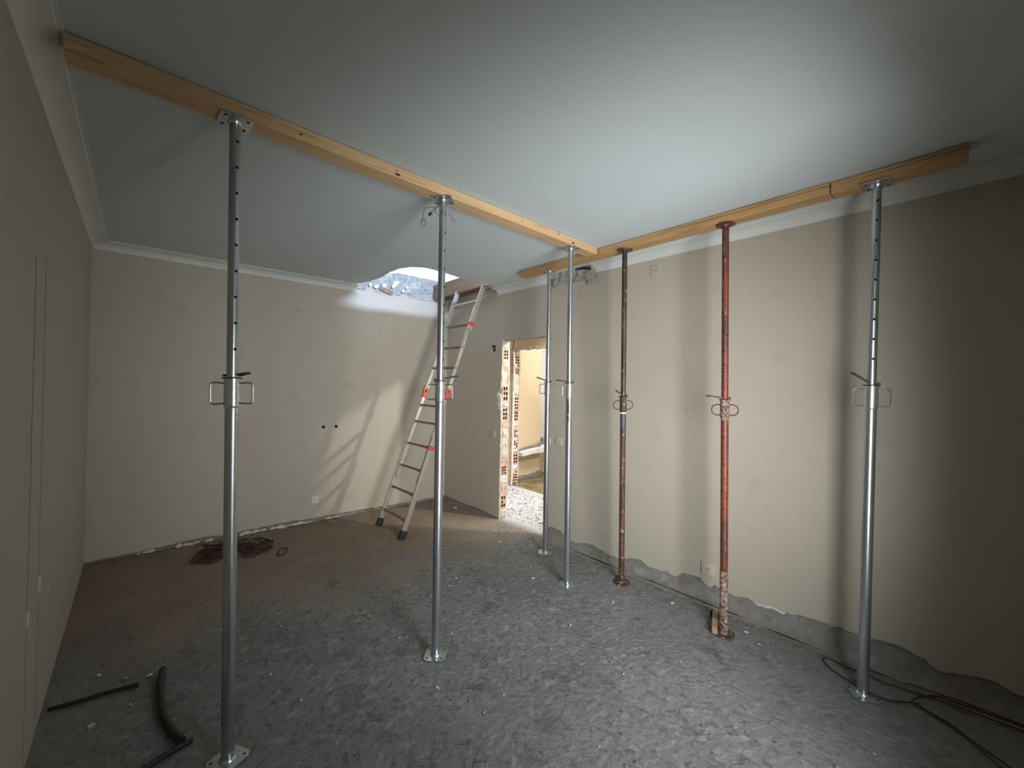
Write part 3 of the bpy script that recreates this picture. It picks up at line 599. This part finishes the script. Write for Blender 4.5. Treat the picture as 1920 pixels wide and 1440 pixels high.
def dots(par, T, s, z, up_, rot, r=.006):
    R = Matrix.Rotation(rot, 2)
    for sx, sy in ((1, 1), (1, -1), (-1, 1), (-1, -1)):
        p = R @ Vector((sx*s*.33, sy*s*.33)); T2 = T @ Matrix.Translation((p.x, p.y, z))
        MB().lathe([(r, 0), (r, .0008*up_)], T2, 10).build('bolt_hole', m_void, par)
def wire_loop(T, side, r0, zc, w, h, rad, shape, az):
    """bail handle sticking out sideways from the collar"""
    d = Vector((math.cos(az), math.sin(az), 0)); pts = []
    if shape == 'rect':
        P = [(r0, h/2*.92), (r0+w*.62, h/2), (r0+w*.9, h/2*.93), (r0+w, h/2*.72), (r0+w, 0), (r0+w, -h/2*.72), (r0+w*.9, -h/2*.93), (r0+w*.62, -h/2), (r0, -h/2*.92)]
    else:
        P = [(r0, h/2*.9), (r0+w*.35, h/2), (r0+w*.72, h/2*.82), (r0+w*.95, h/2*.45), (r0+w, 0), (r0+w*.95, -h/2*.45), (r0+w*.72, -h/2*.82), (r0+w*.35, -h/2), (r0, -h/2*.9)]
    return [T @ (d*u+Vector((0, 0, zc+v))) for u, v in smooth_path([(a, b, 0) for a, b in P], 3) for _ in (0,)] if False else [T @ (d*q.x+Vector((0, 0, zc+q.y))) for q in smooth_path([(a, b, 0) for a, b in P], 4)]

def prop(foot, top, zc, label, style='zinc', hole_ang=0, haz=0, pin=(0, .11), holes0=None, spacing=.107, prot=.3, trot=.1, rl=.0245, ru=.0200, topw=.118, both=True, pinrise=.01):
    e = empty('steel_prop', (foot[0], foot[1], 0), label, 'prop', 'telescopic props holding up the beams')
    f0 = Vector((foot[0], foot[1], -.001)); t0 = Vector((top[0], top[1], top[2])); T = frame(f0, t0); L = (t0-f0).length
    lo, hi, cm, wm, pm = {'zinc': (m_galv, m_galv, m_galvbright, m_wire, m_darksteel), 'red': (m_rustred, m_rustred, m_cement, m_rustbrown, m_rustbrown), 'dark': (m_rustbrown, m_rustdark, m_rustbrown, m_darksteel, m_darksteel)}[style]
    # base plate
    mb = MB()
    if style == 'zinc': plate_bm(mb, T, .125, 0, .006, prot)
    else: plate_bm(mb, T, .12, 0, .008, prot, clip=.29)
    bpl = mb.build('base_plate', lo if style == 'zinc' else m_rustbrown, e, bevel=.0012)
    dots(bpl, T, .125, .0062, 1, prot, .0055)
    # weld collar at the foot + lower tube
    MB().lathe([(rl+.008, .005), (rl+.007, .010), (rl+.001, .016)], T, 20, caps=False).build('weld_bead', m_galvbright if style == 'zinc' else m_cement, bpl, smooth=True)
    z1 = zc-.045
    MB().lathe([(rl, .005), (rl, z1*.33), (rl, z1*.66), (rl, z1+.02)], T, 24).build('outer_tube', lo, e, smooth=True)
    # collar
    ch = .115; rc = rl+.0045
    col = MB().lathe([(rl+.001, zc-ch/2-.004), (rc-.001, zc-ch/2-.001), (rc, zc-ch/2+.006), (rc, zc+ch/2-.01), (rc+.001, zc+ch/2-.006), (rc+.001, zc+ch/2), (ru+.001, zc+ch/2+.001)], T, 24).build('collar', cm, e, smooth=True)
    MB().lathe([(ru+.0005, zc+ch/2), (rc+.008, zc+ch/2), (rc+.009, zc+ch/2+.003), (rc+.006, zc+ch/2+.006), (ru+.0005, zc+ch/2+.006)], T, 20).build('washer', pm, col, smooth=True)
    hs = 'rect' if style == 'zinc' else 'round'
    for k, az in enumerate((haz, haz+PI)):
        if not both and k == 1: continue
        pts = wire_loop(T, 0, rc-.003, zc+(-.002 if hs == 'rect' else -.006), .047 if hs == 'rect' else .052, .088 if hs == 'rect' else .068, .004, hs, az)
        MB().tube(pts, .0038, 8).build('handle', wm, col, smooth=True)
    # pin: bar through the tube with a bent hairpin tail
    az, ln = pin; d = Vector((math.cos(az), math.sin(az), 0)); q = Vector((-d.y, d.x, 0)); zp = zc+ch/2+.014
    P = [d*-.035, d*.0, d*(ln*.75)+Vector((0, 0, pinrise*.8)), d*ln*.95+q*.008+Vector((0, 0, pinrise)), d*ln*.98+q*.018+Vector((0, 0, pinrise)), d*ln*.9+q*.028+Vector((0, 0, pinrise)), d*ln*.5+q*.031+Vector((0, 0, pinrise*.5)), d*.012+q*.03]
    MB().tube([T @ (v+Vector((0, 0, zp))) for v in smooth_path(P, 5)], .0048, 8).build('locking_pin', pm, e, smooth=True)
    # inner tube with holes
    h0 = zc+ch/2+.03; hz = []; z = (holes0 if holes0 else L-.09)
    while z > h0+.02: hz.append(z); z -= spacing
    mb = MB(); tube_holes(mb, T, ru, zc-.1, L-.004, hz[::-1], hole_ang); weld(mb.build('inner_tube', hi, e))
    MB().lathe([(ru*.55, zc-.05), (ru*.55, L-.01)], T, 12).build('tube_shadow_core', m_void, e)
    # head plate
    mb = MB()
    if style == 'zinc': plate_bm(mb, T, topw, L-.006, .006, trot, clip=.05)
    else: plate_bm(mb, T, .105, L-.010, .010, trot, clip=.29)
    tp = mb.build('head_plate', (m_darksteel if style != 'red' else m_rustred) if style != 'zinc' else m_galv, e, bevel=.0012)
    dots(tp, T, topw, L-.0062, -1, trot, .0065)
    MB().lathe([(ru+.001, L-.018), (ru+.006, L-.010), (ru+.007, L-.006)], T, 20, caps=False).build('weld_bead', m_galvbright if style == 'zinc' else m_rustbrown, tp, smooth=True)
    return e, T, L
R = lambda a: math.radians(a)
HZ = R(-41.5)      # handle azimuth: across the view for most
ZT = 2.621
p1 = prop((.301, 2.043), (.281, 2.085, ZT), 1.498, 'leftmost galvanised steel prop, nearest the camera, under the left part of the long beam', hole_ang=R(-70), haz=R(-10), pin=(R(-35), .06), prot=.5, trot=R(2), topw=.118)
p2 = prop((1.304, 2.087), (1.304, 2.115, ZT), 1.508, 'galvanised steel prop in front of the ladder, with loose wires hanging below its head plate', hole_ang=R(-70), haz=R(-50), pin=(R(-10), .12), prot=R(2)+R(45), trot=R(45), spacing=.105, pinrise=.02)
p3 = prop((2.540, 2.178), (2.482, 2.16, ZT), 1.52, 'galvanised steel prop under the right end of the long beam', hole_ang=R(-60), haz=R(176), pin=(R(150), .11), prot=R(20), trot=R(2), both=False)
p4 = prop((2.872, 2.736), (2.830, 2.715, 2.616), 1.53, 'farthest galvanised steel prop, beside the doorway under the far end of the right beam', hole_ang=R(-75), haz=R(-35), pin=(R(150), .11), prot=R(40), trot=R(0), topw=.10, pinrise=.03)
p5 = prop((2.914, 1.933), (2.795, 1.882, 2.616), 1.425, 'thin dark brown rusty prop with a band of worn blue paint below the collar', 'dark', hole_ang=R(-60), haz=R(-40), pin=(R(130), .06), prot=R(10), trot=R(5), ru=.0195, rl=.0222, pinrise=.035, spacing=.08)
p6 = prop((2.821, 1.109), (2.808, 1.139, 2.616), 1.43, 'red-brown rusty prop with cement crust at its foot, beside a timber offcut', 'red', hole_ang=R(160), haz=R(-70), pin=(R(118), .11), prot=R(10), trot=R(5), ru=.0205, rl=.0225, spacing=.12, pinrise=.012)
p7 = prop((2.822, .419), (2.797, .395, 2.614), 1.53, 'rightmost galvanised steel prop, standing over dark red cables', hole_ang=R(200), haz=R(-80), pin=(R(105), .085), prot=R(40), trot=R(0), spacing=.10, pinrise=.05)
# details on single props
def sleeve(P, z0, z1, r, material, name, bumpy=0):
    e, T, L = P; mb = MB(); n = max(3, int((z1-z0)/.012)); pr = []
    for i in range(n+1):
        z = z0+(z1-z0)*i/n; pr.append((r+bumpy*(noise.noise(Vector((z*40, r*100, 2)))+.3), z))
    o = MB().lathe(pr, T, 18)
    if bumpy:
        for k, v in enumerate(o.v):
            q = T.inverted() @ v; s = 1+bumpy*20*noise.noise(q*55)/1.5; o.v[k] = T @ Vector((q.x*s, q.y*s, q.z))
    return o.build(name, material, e, smooth=True, angle=60)
sleeve(p5, 1.25, 1.355, .0226, m_bluepaint, 'blue_paint_band')
sleeve(p5, 1.352, 1.364, .0232, m_plastw, 'white_paint_ring')
sleeve(p6, .0085, .40, .0232, m_cement, 'cement_crust', .0022)
sleeve(p6, 1.36, 1.372, .0232, m_cement, 'cement_ring', .0012)
e, T, L = p1
for (z0, z1, a0) in ((1.415, 1.440, -1.05), (1.385, 1.40, -1.0)):
    mb = MB(); vs = [T @ Vector((.0249*math.cos(a0+R(20)*i/4), .0249*math.sin(a0+R(20)*i/4), z)) for z in (z0, z1) for i in range(5)]
    mb.add(vs, [(i, i+1, i+6, i+5) for i in range(4)]); mb.build('paint_splash', m_plastw, e)
e, T, L = p3
vs = [T @ Vector((.0249*math.cos(R(188+42*i/5)), .0249*math.sin(R(188+42*i/5)), z)) for z in (1.28, 1.455) for i in range(6)]
MB().add(vs, [(i, i+1, i+7, i+6) for i in range(5)]).build('worn_sticker', m_rustbrown, e)
# bent wires hanging from the head of the second prop
e, T, L = p2
w1 = smooth_path([(1.275, 2.09, 2.612), (1.268, 2.09, 2.58), (1.255, 2.10, 2.555), (1.215, 2.1, 2.545), (1.180, 2.1, 2.525), (1.168, 2.1, 2.48), (1.160, 2.1, 2.44), (1.163, 2.1, 2.425), (1.180, 2.1, 2.43), (1.186, 2.1, 2.45), (1.176, 2.1, 2.47), (1.168, 2.1, 2.455)], 5)
MB().tube(w1, .0016, 6).build('bent_wire', m_darksteel, e, smooth=True)
ring = [(1.262+.024*math.cos(t*PI/6), 2.09, 2.535+.024*math.sin(t*PI/6)) for t in range(12)]
MB().tube(ring, .0018, 6, closed=True).build('wire_ring', m_darksteel, e, smooth=True)
MB().tube([(1.252, 2.095, 2.552), (1.215, 2.10, 2.508)], .0065, 10).build('hanging_pin', m_wire, e, smooth=True)
MB().tube([(1.22, 2.10, 2.513), (1.208, 2.10, 2.50)], .0085, 10).build('hanging_pin', m_darksteel, e, smooth=True)
w2 = smooth_path([(1.33, 2.09, 2.54), (1.345, 2.09, 2.525), (1.362, 2.09, 2.50), (1.372, 2.09, 2.505), (1.365, 2.09, 2.52), (1.345, 2.09, 2.535), (1.33, 2.085, 2.55)], 5)
MB().tube(w2, .0015, 6).build('bent_wire', m_darksteel, e, smooth=True)

# ---------------------------------------------------------------- ladder
LO = Vector((1.985, 4.125, 0)); la = Vector((.337, 0, .9415)); ly = Vector((0, 1, 0)); ln_ = Vector((.9415, 0, -.337))
lad = empty('ladder', LO, 'aluminium telescopic ladder with red fittings leaning into the ceiling hole', 'ladder')
LT = Matrix.Identity(4)
for i in range(3): LT[i][0] = ln_[i]; LT[i][1] = ly[i]; LT[i][2] = la[i]; LT[i][3] = LO[i]
def lbox(x0, x1, y0, y1, s0, s1, name, m_, bevel=.002, parent=None): return MB().box((x0, y0, s0), (x1, y1, s1), T=LT).build(name, m_, parent or lad, bevel=bevel)
for sg in (-1, 1):
    y = sg*.263
    lbox(-.026, .026, y-.011, y+.011, .05, 1.06, 'outer_rail', m_alu)
    lbox(-.019, .019, y-sg*.030-.010, y-sg*.030+.010, .55, 1.52, 'inner_rail', m_alu)
    lbox(-.019, .019, y-sg*.030-.010, y-sg*.030+.010, 1.60, 2.60, 'inner_rail', m_alu)
    lbox(-.026, .026, y-.011, y+.011, 2.30, 3.12, 'outer_rail', m_alu)
    mb = MB(); mb.box((-.034, y-.020, -.002), (.034, y+.020, .085), T=LT, jit=.003); mb.build('rubber_foot', m_black, lad, bevel=.006)
    # hinge
    T2 = LT @ Matrix.Translation((0, y-sg*.03, 1.565)) @ Matrix.Rotation(PI/2, 4, 'X')
    hg = MB().lathe([(.030, -.016), (.036, -.012), (.036, .012), (.030, .016)], T2, 20).build('hinge', m_redplas, lad, smooth=True)
    lbox(-.024, .024, y-sg*.03-.015, y-sg*.03+.015, 1.48, 1.55, 'hinge_cheek', m_redplas, .003, hg); lbox(-.022, .022, y-sg*.03-.015, y-sg*.03+.015, 1.58, 1.64, 'hinge_cheek', m_alu, .003, hg)
    T3 = LT @ Matrix.Translation((0, y-sg*.03-.022, 1.565)) @ Matrix.Rotation(PI/2, 4, 'X')
    MB().lathe([(.014, -.006), (.015, .0), (.012, .012)], T3, 16).build('hinge_knob', m_redplas if sg < 0 else m_darksteel, hg, smooth=True)
def rung(s, y0, y1, red=0, cap=False, mm=None):
    mb = MB(); P = [(-.019, 0), (-.016, .010), (0, .013), (.016, .010), (.019, 0), (.014, -.009), (0, -.012), (-.014, -.009)]
    mb.prism(P, lambda u, v, w: LT @ Vector((u, y0+w, s+v)), y1-y0); r = mb.build('rung', mm or m_rung, lad, smooth=True, angle=50)
    if red:
        T2 = LT @ Matrix.Translation((0, y0+.045, s)) @ Matrix.Rotation(-PI/2, 4, 'X') @ Matrix.Diagonal((1, .75, 1, 1))
        MB().lathe([(.022, -.03), (.024, 0), (.021, .045)], T2, 16).build('rung_collar', m_redplas, r, smooth=True)
    if cap:
        T2 = LT @ Matrix.Translation((0, -.278, s)) @ Matrix.Rotation(-PI/2, 4, 'X') @ Matrix.Diagonal((1, .62, 1, 1))
        MB().lathe([(.036, -.008), (.040, .002), (.036, .014)], T2, 18).build('locking_cap', m_redplas, r, smooth=True)
for s in (.18, .435, .685): rung(s, -.252, .300, red=1)
rung(.935, -.252, .300, red=1, cap=True)
for s in (1.19, 1.385): rung(s, -.225, .225)
for s in (1.84, 2.09): rung(s, -.225, .225)
rung(2.37, -.252, .300, red=1, cap=True)
for s in (2.66, 2.92): rung(s, -.252, .252, mm=m_alu)
for s in (1.19, 1.385, 1.84, 2.09):
    T2 = LT @ Matrix.Translation((0, -.2435, s)) @ Matrix.Rotation(PI/2, 4, 'X'); MB().lathe([(.0085, 0), (.0085, .0008)], T2, 12).build('rivet', m_void, lad)

# ---------------------------------------------------------------- fittings on the walls
def plate(name, y, z, s, label, cat, detail, m_=m_white, wall='R', t=.009):
    if wall == 'R':
        e = empty(name, (XR, y, z), label, cat); b = lambda u0, u1, v0, v1, d0, d1: ((XR-d1, y+u0, z+v0), (XR-d0, y+u1, z+v1))
    else:
        e = empty(name, (y, YB, z), label, cat); b = lambda u0, u1, v0, v1, d0, d1: ((y+u0, YB-d1, z+v0), (y+u1, YB-d0, z+v1))
    h = s/2
    p = b(-h, h, -h, h, 0, t); MB().box(*p).build('cover_plate', m_, e, bevel=.002)
    if detail == 'switch':
        p = b(-h*.62, h*.62, -h*.62, h*.62, t-.001, t+.003); MB().box(*p).build('rocker', m_, e, bevel=.001)
    elif detail == 'blank':
        p = b(-h*.7, h*.7, -h*.62, h*.62, t-.001, t+.0025); MB().box(*p).build('rocker', m_, e, bevel=.001)
        p = b(-h*.25, h*.25, -.003, .002, t+.002, t+.0032); MB().box(*p).build('slot', m_darksteel, e)
    elif detail == 'socket':
        c = Vector((XR-t+.0005, y, z)) if wall == 'R' else Vector((y, YB-t+.0005, z)); nn = Vector((-1, 0, 0)) if wall == 'R' else Vector((0, -1, 0)); T = frame(c, c+nn, (0, 1, 0) if wall == 'R' else (1, 0, 0))
        MB().lathe([(s*.27, 0), (s*.29, .002), (s*.25, .0028), (s*.23, .0008)], T, 20).build('socket_ring', m_, e, smooth=True)
        for q in (-.0095, .0095): MB().lathe([(.003, .0008), (.003, .002)], T @ Matrix.Translation((q, 0, 0)), 8).build('pin_hole', m_void, e)
    return e
m_wallplate = mat('plate_painted_over', (0.50, 0.45, 0.37), 0.5, bump=(50, 3, .0003))
plate('wall_plate', 1.36, .235, .092, 'square beige blank plate low on the right wall, beside the red-brown prop', 'switch plate', 'blank', m_wallplate, t=.012)
plate('power_socket', 2.85, 1.00, .085, 'pale socket at waist height on the right wall between two galvanised props', 'socket', 'socket', m_wallplate)
plate('light_switch', 3.005, .99, .07, 'small white switch on the right wall hard behind the farthest prop', 'switch', 'switch')
plate('power_socket', 3.90, .975, .08, 'faint painted-over socket on the wall left of the doorway', 'socket', 'socket', m_wallplate)
plate('junction_cover', 1.83, 2.52, .10, 'faint painted-over junction cover high on the right wall', 'cover plate', 'blank', m_wall, t=.004)
plate('power_socket', 1.49, .245, .075, 'small white socket low on the back wall, right of the heap of rusty loops', 'socket', 'socket', m_white, wall='B')
bx = empty('back_box', (XR, 3.92, 1.98), 'dark open switch box left of the door head', 'switch box')
MB().box((XR-.003, 3.895, 1.95), (XR+.001, 3.94, 2.022), jit=.005).build('box_recess', m_void, bx)
MB().box((XR-.007, 3.912, 1.975), (XR-.002, 3.945, 1.995), jit=.003).build('switch_insert', m_galv, bx)
MB().box((XR-.006, 3.945, 1.945), (XR-.001, 3.958, 1.975), jit=.003).build('plaster_lip', m_plastw, bx)
for x, lb in ((1.56, 'left of two round black cable ducts in the back wall'), (1.70, 'right of two round black cable ducts in the back wall')):
    o = MB().lathe([(.018, -.01), (.018, .002), (.016, .003), (.014, .0012)], frame((x, YB, 1.043), (x, YB-1, 1.043)), 18).build('cable_duct', m_void, origin=(x, YB, 1.043), smooth=True); tag(o, lb, 'cable duct')

# ---------------------------------------------------------------- things on the floor
random.seed(33)
def loop_bm(cx, cy, rz, z, a, b, tilt, r=.0055):
    P = []
    for k in range(24):
        t = 2*PI*k/24; c, s = math.cos(t), math.sin(t)
        x = math.copysign(abs(c)**.55, c)*a; y = math.copysign(abs(s)**.55, s)*b
        P.append((x, y, 0))
    T = Matrix.Translation((cx, cy, z)) @ Matrix.Rotation(rz, 4, 'Z') @ Matrix.Rotation(tilt, 4, 'X')
    return MB().tube([T @ Vector(p) for p in P], r, 7, closed=True)
spots = []
for k in range(30):
    t = random.random(); spots.append((.42+.52*t+random.uniform(-.05, .05), 4.58+random.uniform(-.16, .16)-.10*t, random.uniform(0, PI), .008+random.uniform(0, .045)*(1-abs(t-.4)), random.uniform(.055, .10), random.uniform(.028, .045), random.uniform(-.35, .35)))
for s in ((.52, 4.38, .9, .01, .075, .04, 0), (.45, 4.45, .3, .012, .09, .04, .05), (.80, 4.36, 1.0, .012, .10, .055, .05), (.72, 4.37, 1.3, .025, .09, .05, -.08), (.88, 4.40, .7, .012, .08, .045, .03)): spots.append(s)
for s in spots:
    o = loop_bm(*s[:6], s[6]).build('steel_loop', m_rust_clip, origin=(s[0], s[1], s[3]), smooth=True)
    tag(o, 'rusty brown bent steel loop in the heap on the floor by the back wall', 'steel loop', 'heap of rusty steel loops')
o = loop_bm(1.005, 4.22, 1.15, .008, .085, .032, .0, .0048).build('steel_loop', m_rust_clip, origin=(1.005, 4.22, .008), smooth=True)
tag(o, 'single rusty steel loop lying apart, right of the heap', 'steel loop')

def hose(pts, r, name, label, cat, m_=m_black, ribs=True, n=12):
    P = smooth_path(pts, 14); L = len(P); rr = [r*(1+(.09 if (ribs and i % 2) else 0)) for i in range(L)]
    return tag(MB().tube(P, rr, n).build(name, m_, origin=P[L//2], smooth=True, angle=60), label, cat)
hose([(-.285, 2.86, .012), (-.19, 2.845, .012), (-.08, 2.835, .013), (.03, 2.82, .010)], .009, 'flexible_conduit', 'thin black straight conduit offcut on the floor by the left wall', 'conduit')
hose([(.125, 2.87, .02), (.112, 2.74, .02), (.108, 2.60, .02), (.115, 2.45, .02), (.14, 2.33, .02), (.165, 2.25, .018)], .0155, 'flexible_conduit', 'thick curved black hose offcut on the floor left of the leftmost prop', 'hose')
hose([(.20, 2.235, .014), (.13, 2.22, .012), (.07, 2.20, .012), (.0, 2.15, .012), (-.05, 2.10, .012)], .0105, 'flexible_conduit', 'black conduit offcut crossing the near end of the thick curved hose', 'conduit')
def cable(pts, label, r=.0035):
    P = smooth_path([(x, y, z) for x, y, z in pts], 8)
    return tag(MB().tube(P, r, 7).build('cable', m_cable, origin=P[len(P)//2], smooth=True), label, 'cable', 'loose cables at the right wall')
z = .008
cable([(2.86, .44, z), (2.91, .55, z), (2.95, .60, z), (3.0, .625, z), (3.03, .60, z), (3.01, .53, z), (3.015, .48, z), (3.01, .42, .012), (3.01, .36, z), (3.025, .31, z), (3.035, .24, z), (3.05, .17, .012), (3.06, .07, .012), (3.085, -.14, z)], 'dark red cable looping around behind the rightmost prop', .004)
cable([(2.86, .44, .013), (2.845, .39, .013), (2.85, .35, z), (2.88, .29, z), (2.93, .23, .012), (2.91, .19, z), (2.88, .11, z), (2.80, .01, z), (2.70, -.14, z)], 'dark red cable sweeping from the rightmost prop foot towards the near floor', .004)
cable([(2.905, .215, .014), (2.93, .245, .012), (2.975, .235, .012), (3.05, .20, z), (3.09, .16, z), (3.10, .10, z), (3.11, .04, z), (3.12, -.14, z)], 'dark cable crossing the others right of the rightmost prop', .0035)
cable([(3.085, .28, .016), (3.10, .20, .014), (3.11, .14, .014), (3.125, .06, .014), (3.125, -.14, .014)], 'dark cable lying closest to the right wall', .003)
cable([(2.90, .215, .014), (2.885, .17, .012), (2.86, .12, z), (2.83, .06, z), (2.76, .0, z), (2.62, -.14, z)], 'short dark red cable lying against the sweeping one on the near floor', .0035)
# timber offcut at the foot of the red-brown prop
of = empty('timber_offcut', (2.86, 1.19, 0), 'small rough timber offcut beside the foot of the red-brown prop', 'wood block')
T = Matrix.Translation((2.875, 1.185, .026)) @ Matrix.Rotation(R(22), 4, 'Z')
MB().box((-.125, -.016, -.020), (.105, .016, .024), T=T, jit=.003).build('block', m_offcut, of, bevel=.003)
MB().box((.085, -.022, -.022), (.135, .03, .012), T=T, jit=.004).build('tarred_end', m_void, of, bevel=.003)  # black block paints in the shaded gap behind the offcut

# rubble: larger chips singly, crumbs as one
def chip_bm(x, y, s, z=0, mi=0, flat=.5):
    mb = MB(); bm = bmesh.new(); bmesh.ops.create_icosphere(bm, subdivisions=1, radius=1)
    T = Matrix.Rotation(random.uniform(0, 6), 4, 'Z'); sc = Vector((s*random.uniform(.7, 1.2), s*random.uniform(.5, .9), s*flat*random.uniform(.6, 1)))
    vs = []
    for v in bm.verts:
        q = v.co*(1+random.uniform(-.38, .38)); vs.append((T @ Vector((q.x*sc.x, q.y*sc.y, q.z*sc.z)))+Vector((x, y, z+sc.z*.55)))
    fs = [tuple(v.index for v in f.verts) for f in bm.faces]; bm.free()
    return vs, fs
random.seed(44)
for (x, y, s) in ((2.41, 2.42, .016), (2.60, 1.79, .014), (2.92, 1.51, .016), (1.17, 1.85, .012), (1.93, 2.81, .014), (1.75, 2.82, .010), (1.82, 2.74, .009), (2.13, 1.79, .012), (3.02, 4.44, .020), (2.95, 1.02, .016), (2.87, .92, .010), (1.49, 2.2, .009), (-.13, 3.05, .018), (-.02, 2.93, .014), (.07, 2.88, .02), (.0, 2.68, .014), (-.13, 2.62, .018), (2.0, 1.3, .008), (1.4, 1.6, .008), (.55, 2.5, .009), (.62, 2.2, .010), (2.55, 2.6, .012), (2.7, 3.2, .014), (2.2, 3.4, .012)):
    vs, fs = chip_bm(x, y, s, .0); o = MB().add(vs, fs).build('plaster_chip', m_chipw, origin=(x, y, 0)); tag(o, 'small pale plaster chip lying loose on the grey floor', 'plaster chip', 'loose plaster chips on the floor')
mb = MB(); mb2 = MB()
for k in range(3600):
    u = random.random()
    if u < .35: x, y = random.uniform(-.29, 3.1), random.uniform(.3, 4.9)
    elif u < .55: x, y = XR-abs(random.gauss(0, .22))-.02, random.uniform(0, 4.9)
    elif u < .63: x, y = random.uniform(-.29, 3.1), YB-abs(random.gauss(0, .15))-.02
    else: x, y = random.uniform(3.2, 4.3), random.uniform(3.0, 4.8)
    if not (-.29 < x < 4.3 and 0 < y < 4.9): continue
    if XR-.02 < x < XR+.13: continue
    s = random.choice((.002, .003, .003, .004, .004, .006, .009)) * (1.4 if x > XR else 1)
    vs, fs = chip_bm(x, y, s, -.001); (mb if x < XR else mb2).add(vs, fs)
tag(mb.build('rubble_crumbs', m_chip), 'scattered crumbs of mortar and plaster over the stripped floor of the room', 'rubble', kind='stuff')
tag(mb2.build('rubble_crumbs', m_chip), 'scattered crumbs of mortar on the bright hall floor beyond the doorway', 'rubble', kind='stuff')
